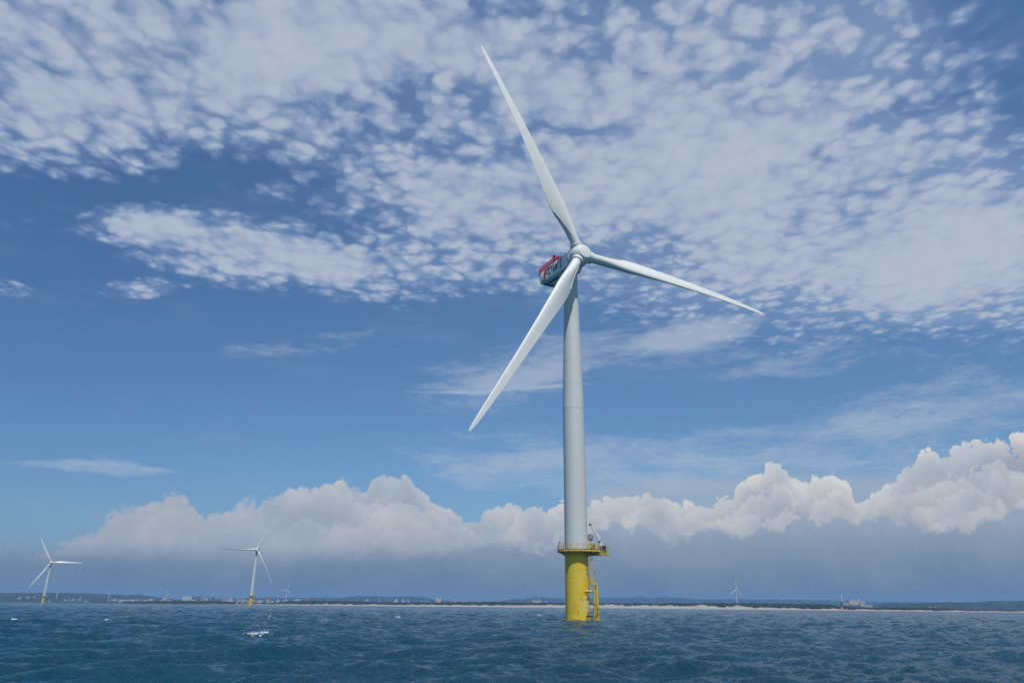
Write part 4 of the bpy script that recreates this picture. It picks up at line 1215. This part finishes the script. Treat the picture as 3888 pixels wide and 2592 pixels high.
TOWN = [
 ('office_block', 'square beige block at the left end of the hazy town', -1477, 3300, 19.7, 28, 'beige', 'flat'),
 ('warehouse', 'broad white block, the brightest long building of the hazy town', -1379, 3300, 40.6, 33, 'white', 'flat'),
 ('office_block', 'dark slate-blue block touching the right side of the broad white block', -1346, 3312, 24.8, 33.4, 'slate', 'flat'),
 ('apartment_block', 'grey-blue block next to the right of the slate-blue block', -1318, 3330, 24.8, 31.5, 'grey', 'flat'),
 ('apartment_block', 'pale low block between the grey-blue block and a land turbine', -1298, 3300, 14, 26.4, 'pale', 'flat'),
 ('apartment_block', 'slim dark grey tower just left of a land turbine mast', -1281, 3320, 9, 31.9, 'slate', 'flat'),
 ('apartment_block', 'wide grey block left of the tilted white building, beside the middle sea turbine', -1212, 3300, 32.7, 29.2, 'grey', 'flat'),
 ('apartment_block', 'bright white narrow building just left of the middle sea turbine pile', -1190, 3290, 12.4, 27.4, 'white', 'stepped'),
 ('apartment_block', 'long low grey building directly left of the yellow pile in the town', -1148, 3300, 37.2, 27.6, 'grey', 'row'),
 ('apartment_block', 'reddish twin apartment towers right of the middle sea turbine', -1031, 3300, 21.4, 31.9, 'brick', 'twin'),
 ('apartment_block', 'small white block between the reddish twin towers and a land turbine', -991, 3300, 9, 22.7, 'white', 'flat'),
 ('warehouse', 'long low shed with a white roof behind the forest', -906, 3300, 27.1, 23.4, 'pale', 'flat'),
 ('apartment_block', 'reddish block standing alone right of the long white-roofed shed', -865, 3300, 20.3, 31.2, 'brick', 'flat'),
 ('apartment_tower', 'dark brown twin tower rising over the forest', -707, 3600, 19, 36.4, 'brown', 'twin'),
 ('apartment_block', 'pale block touching the left of the blue tower', -666, 3600, 16, 28.1, 'pale', 'stepped'),
 ('apartment_tower', 'slender blue tower before the far ridge', -651, 3615, 10.5, 41.4, 'blue', 'flat'),
 ('apartment_block', 'slim grey block between the blue tower and the dark pair of towers', -610, 3600, 9.8, 28.6, 'grey', 'flat'),
 ('apartment_tower', 'dark slate tower, shorter one of a neighbouring pair', -546, 3610, 9.8, 36.1, 'slate', 'flat'),
 ('apartment_tower', 'dark slate tower, taller one behind a white stepped block', -528, 3640, 14.8, 42.5, 'slate', 'flat'),
 ('apartment_block', 'white stepped block in front of the tall dark tower', -501, 3400, 16.7, 28.9, 'white', 'stepped'),
 ('apartment_block', 'beige low block right of the white stepped block', -497, 3600, 14, 27.2, 'beige', 'flat'),
 ('apartment_block', 'slim pale block before the right end of the far ridge', -473, 3600, 9.8, 27.5, 'pale', 'flat'),
 ('apartment_block', 'low pale row of flats left of the tall white twin tower', -393, 3600, 44, 23.4, 'pale', 'row'),
 ('apartment_tower', 'tall white twin tower standing alone against the haze', -333, 3600, 23.4, 41.4, 'white', 'twin'),
 ('apartment_block', 'small white block just right of the tall white twin tower', -274, 3600, 12.3, 23.4, 'white', 'flat'),
 ('apartment_block', 'slim pale grey tower right of the small white block', -255, 3600, 9.8, 32.9, 'pale', 'flat'),
 ('apartment_block', 'broad pale block with a stepped roofline over the forest', -211, 3600, 30.7, 32.6, 'pale', 'row'),
 ('apartment_block', 'low pale terrace between the broad pale block and the radio mast', -146, 3600, 25.8, 28, 'pale', 'row'),
 ('apartment_block', 'pale low block at the left foot of the striped radio mast', -52, 3600, 18.4, 27.6, 'pale', 'flat'),
 ('apartment_block', 'dark blue-grey block between the radio mast and the near turbine', 63, 3600, 25.8, 30.9, 'slate', 'flat'),
 ('apartment_block', 'row of white flats with roof turrets left of the near yellow pile', 128, 3600, 42, 32.6, 'white', 'row'),
 ('apartment_block', 'pale flats touching the right of the row with roof turrets', 170, 3620, 25.8, 28.4, 'pale', 'stepped'),
 ('warehouse', 'long low white sheds behind the forest under the far hills', 574, 3000, 47.1, 21, 'white', 'row'),
]
for nm, lb, X, Y, w, zt, wall, st in TOWN:
    block(nm, lb, 'building', X, Y, w, zt, wall, st, 'roofwhite' if 'white roof' in lb else 'roofgrey', 'buildings of the coastal town')

# small houses: too far to tell apart
def house_mesh(i):
    b = MB()
    w, d, h = ((11, 9, 5.5), (16, 9, 6.5), (8, 8, 8.5), (22, 10, 5.0))[i]
    b.box((0, 0, h / 2), (w, d, h), mi=0)
    rh = (2.4, 2.8, 0.6, 2.0)[i]
    b.add([(-w / 2 - .4, -d / 2 - .4, h), (w / 2 + .4, -d / 2 - .4, h), (w / 2 + .4, d / 2 + .4, h), (-w / 2 - .4, d / 2 + .4, h), (-w / 2, 0, h + rh), (w / 2, 0, h + rh)], [(0, 1, 5, 4), (2, 3, 4, 5), (0, 4, 3), (1, 2, 5), (3, 2, 1, 0)], 1)
    return b
HM = {}
for i in range(4):
    for wc, rc in (('beige', 'roofgrey'), ('pale', 'roofred'), ('grey', 'roofgrey'), ('plainwhite', 'roofgrey')):
        HM[(i, wc, rc)] = house_mesh(i).mesh('house', [FM[wc], FM[rc]])
HK = list(HM)
def house(X, Y, z, label, group, key):
    o = link('house', HM[key]); o.location = (X, Y, z); o.rotation_euler = (0, 0, random.uniform(-0.4, 0.4))
    tag(o, label, 'house', group)
for X, z in ((-2733, 23.8), (-2688, 27.8), (-2651, 29.5), (-2560, 11.5), (-2476, 16.5), (-2451, 16.1), (-2431, 17.6), (-2390, 30.4), (-2397, 16.5), (-2359, 11.7)):
    # find the hillside under it
    Yh = float(np.interp(z, [5, 54], [3250, 4650]))
    s = Yh / 4300.0
    house(X * s, Yh - 5, CAM_H + (z - CAM_H) * s - 7.0, 'small pale house among the trees of the dark wooded hill', 'houses on the wooded hill', HK[random.choice((1, 2, 5, 6, 14))])
for i in range(52):
    if i < 24:
        Y = random.uniform(2700, 3500); X = random.uniform(-0.523, -0.44) * Y
        z = GROUND_Z + (Y - 2700) / 800 * 8
    else:
        Y = random.uniform(2650, 3250); X = random.uniform(-0.44, -0.235) * Y
        z = GROUND_Z + (Y - 2650) / 600 * 7
    house(X, Y, z, 'small low house among the hazy roofs of the coastal town', 'small houses of the coastal town', random.choice(HK))

def simple(name, label, cat, loc, parts, group=None):
    root = bpy.data.objects.new(name, None); COL.objects.link(root); root.location = loc
    tag(root, label, cat, group)
    for nm, b, ms in parts:
        link(nm, b.mesh(nm, ms), root)
    return root
# incinerator with its painted chimney
def patch_mat():
    m = bpy.data.materials.new('painted_chimney'); m.use_nodes = True
    T = NT(m.node_tree); b = T.n['Principled BSDF']; b.inputs['Roughness'].default_value = 0.7
    o = T.new('ShaderNodeTexCoord').outputs['Object']
    n = T.noise(T.vm('MULTIPLY', o, (0.25, 0.25, 0.22)), 1.0, 2)
    c = T.mix(T.m('GREATER_THAN', n, 0.50), (0.75, 0.75, 0.72), (0.03, 0.16, 0.08))
    T.l.new(c, b.inputs['Base Color'])
    return m
ch = MB(); ch.tube((0, 0, 0), (0, 0, 52), 2.5, 1.9, 20); ch.tube((0, 0, 52), (0, 0, 54.2), 1.3, 1.2, 16)
simple('chimney_stack', 'tall chimney painted in white and green patches beside the beige plant', 'chimney', (1252.5, 2896, GROUND_Z), [('shaft', ch, patch_mat())])
pb = MB(); pb.box((0, 0, 15.8), (38, 30, 31.6))
pl = MB(); pl.box((-2, -16.5, 8.2), (34, 6, 16.4))
pc = MB(); pc.box((29, -2, 14.2), (24, 26, 28.4)); pc.box((21, -2, 31.5), (9, 12, 8)); pc.box((35, -2, 29.2), (5, 8, 1.6))
pr = MB(); pr.box((54, -2, 7.2), (26, 24, 14.4))
pa = MB(); pa.box((-31, 2, 12.6), (22, 26, 25.2)); pa.box((-30, -14, 7.4), (20, 6, 14.8))
ve = MB()
for i in range(5):
    for j in range(5):
        ve.box((20 + i * 4.5, -15.1, 4 + j * 5.0), (2.2, 0.3, 1.2))
simple('incinerator_plant', 'large beige industrial plant with stepped blocks at the right of the shore', 'factory', (1294, 2900, GROUND_Z), [('main_hall', pb, FM['beige']), ('lower_hall', pl, FM['slate']), ('boiler_house', pc, FM['pale']), ('annex', pr, FM['beige']), ('side_hall', pa, FM['grey']), ('vent_row', ve, M_DARK)])
pv = MB(); pv.box((0, 0, 2.0), (19, 7, 0.5)); pv.box((-2.5, 0, 4.0), (3.4, 3.4, 3.6)); pv.box((-2.5, 0, 6.0), (4.4, 4.4, 0.4))
for x in (-8.5, -4.5, 0.5, 4.5, 8.5): pv.tube((x, -3, -1), (x, -3, 2), 0.2, n=6)
simple('beach_pavilion', 'flat white pavilion with a small upper hut on the beach', 'pavilion', (778.6, 1800, 1.4), [('shelter', pv, FM['plainwhite'])])
wr = MB(); wr.box((0, 0, 4.0), (24, 12, 8)); wr.box((0, 0, 8.3), (25, 13, 0.6), mi=1)
simple('storage_shed', 'low shed with a bright white roof right of the beige plant', 'shed', (1238, 2600, GROUND_Z), [('hall', wr, [FM['pale'], FM['roofwhite']])])
for i, (X, z) in enumerate(((1203, 8.0), (1214, 6.6), (1225, 5.6))):
    o = link('house', HM[HK[1 + 4 * (i % 2)]]); o.location = (X, 2205 + i, z - 5.6)
    tag(o, 'white house with a red roof in the trees right of the plant', 'house', 'red roofed houses in the trees')
va = MB(); va.box((0, 0, 4.6), (180, 9, 1.3))
for x in np.arange(-84, 90, 24): va.box((x, 0, 1.6), (2.2, 6, 5.0))
simple('viaduct', 'long low road viaduct before the wooded hills at the right edge', 'bridge', (1595, 2600, 0.5), [('deck_span', va, FM['brick'])])
# striped radio mast
ms = MB()
for k in range(7):
    z0, z1 = k * 5.4, (k + 1) * 5.4
    r0, r1 = 1.5 - k * 0.16, 1.5 - (k + 1) * 0.16
    for a in range(4):
        t0 = R(45 + 90 * a); t1 = R(135 + 90 * a)
        ms.beam((r0 * math.cos(t0), r0 * math.sin(t0), z0), (r1 * math.cos(t0), r1 * math.sin(t0), z1), 0.35, 0.35, mi=k % 2)
        ms.beam((r0 * math.cos(t0), r0 * math.sin(t0), z0), (r1 * math.cos(t1), r1 * math.sin(t1), z1), 0.25, 0.25, mi=k % 2)
simple('radio_mast', 'red and white striped lattice mast rising over the forest', 'mast', (-31.9, 3300, GROUND_Z), [('lattice', ms, [FM['roofwhite'], FM['roofred']])])
# white sail-like canopy at the harbour
sl = MB(); sl.prism([(-2.2, 2.2), (2.6, 2.2), (3.0, 7.2), (0.4, 5.2)], lambda u, v, t: (u, t - 1.5, v), 3.0); sl.box((0.3, 0, 1.0), (8, 5, 2.4), mi=1)
simple('harbour_canopy', 'small white slanted sail-shaped structure on the waterline of the town', 'canopy', (-819.8, 2316, 0.2), [('canopy_shell', sl, [FM['roofwhite'], FM['roofred']])])
hc_ = MB(); hc_.box((0, 0, 0), (9, 5, 1.2)); hc_.box((1.5, 0, 0.9), (5, 4, 0.8))
simple('hut', 'tiny white-roofed hut in front of the coastal forest', 'hut', (-547, 2300, 6.0), [('hut_body', hc_, FM['plainwhite'])])

# ------------------------------------------------------------------ land turbines far off
M_LAND = mat('land_turbine_grey', (0.60, 0.62, 0.62), 0.5)
def land_blade():
    b = MB(); secs = []
    for r, c, t in ((0.8, 1.7, 1.5), (3, 1.9, 1.3), (7, 2.9, 0.9), (14, 2.3, 0.6), (24, 1.5, 0.35), (33, 0.9, 0.2), (36, 0.3, 0.1)):
        ring = []
        for i in range(12):
            a = 2 * math.pi * i / 12
            ring.append((c / 2 * math.cos(a) - (c - 1.7) * 0.2, t / 2 * math.sin(a), r))
        secs.append(ring)
    b.loft(secs); return b.mesh('blade', M_LAND)
def land_tower():
    b = MB(); b.lathe([(2.1, -4), (1.9, 10), (1.3, 64.5)], 24, cap1=True); return b.mesh('tower', M_LAND)
def land_nacelle():
    b = MB(); b.box((0, 2.6, 0), (3.4, 9.5, 3.4)); return b.mesh('nacelle', M_LAND)
def land_hub():
    b = MB()
    b.lathe([(0.02, -2.2), (0.9, -1.8), (1.5, -0.8), (1.6, 0.6), (1.5, 1.0)], 20, axis='Y', cap1=True); return b.mesh('hub', M_LAND)
LM = [land_tower(), land_nacelle(), land_hub(), land_blade()]
for X, Y, hz, yaw, ph, lb in (
    (813.3, 2750, 64.8, 20, 5, 'white land turbine with one blade straight up, over the forest right of the near turbine'),
    (-1162.7, 4000, 72.3, 30, 23, 'pale land turbine just right of the middle sea turbine, above the town'),
    (-1737.0, 4500, 52.7, 60, 0, 'faint land turbine left of the middle sea turbine, upright blade above the slate block'),
    (-2091.9, 4700, 52.5, 35, -22, 'faint land turbine above the left end of the town, one blade pointing right'),
    (-2179.0, 4180, 47.0, 60, 50, 'faint land turbine where the dark hill drops down to the town'),
    (-2380.0, 4040, 43.4, 65, 60, 'pale land turbine before the dark hill, right of the smallest sea turbine')):
    s = (hz + 0.0) / 66.3
    root = bpy.data.objects.new('land_wind_turbine', None); COL.objects.link(root)
    root.location = (X, Y, 0); root.scale = (s, s, s)
    tag(root, lb, 'wind turbine', 'wind turbines on the land')
    link('tower', LM[0], root)
    nm_ = Matrix.Translation((0, 0, 66.3)) @ Matrix.Rotation(R(yaw), 4, 'Z')
    link('nacelle', LM[1], root, nm_)
    rm = nm_ @ Matrix.Translation((0, -3.6, 0)) @ Matrix.Rotation(-R(5), 4, 'X')
    link('hub', LM[2], root, rm)
    for k in range(3):
        link('blade', LM[3], root, rm @ Matrix.Rotation(R(ph + 120 * k), 4, 'Y') @ Matrix.Rotation(R(12), 4, 'Z'))

# ------------------------------------------------------------------ the air
def build_haze():
    b = MB(); b.box((0, 3900, 76), (18400, 15600, 166))
    m = bpy.data.materials.new('haze_air'); m.use_nodes = True
    T = NT(m.node_tree)
    for n in list(T.n):
        if n.type == 'BSDF_PRINCIPLED': T.n.remove(n)
    v = T.new('ShaderNodeVolumePrincipled')
    v.inputs['Color'].default_value = (0.29, 0.56, 0.93, 1)
    v.inputs['Density'].default_value = 1.15e-4
    v.inputs['Anisotropy'].default_value = 0.0
    out = [n for n in T.n if n.type == 'OUTPUT_MATERIAL'][0]
    T.l.new(v.outputs[0], out.inputs['Volume'])
    o = link('haze', b.mesh('haze', m))
    tag(o, 'thin blue sea haze over the whole coast', 'haze', kind='stuff')
build_haze()
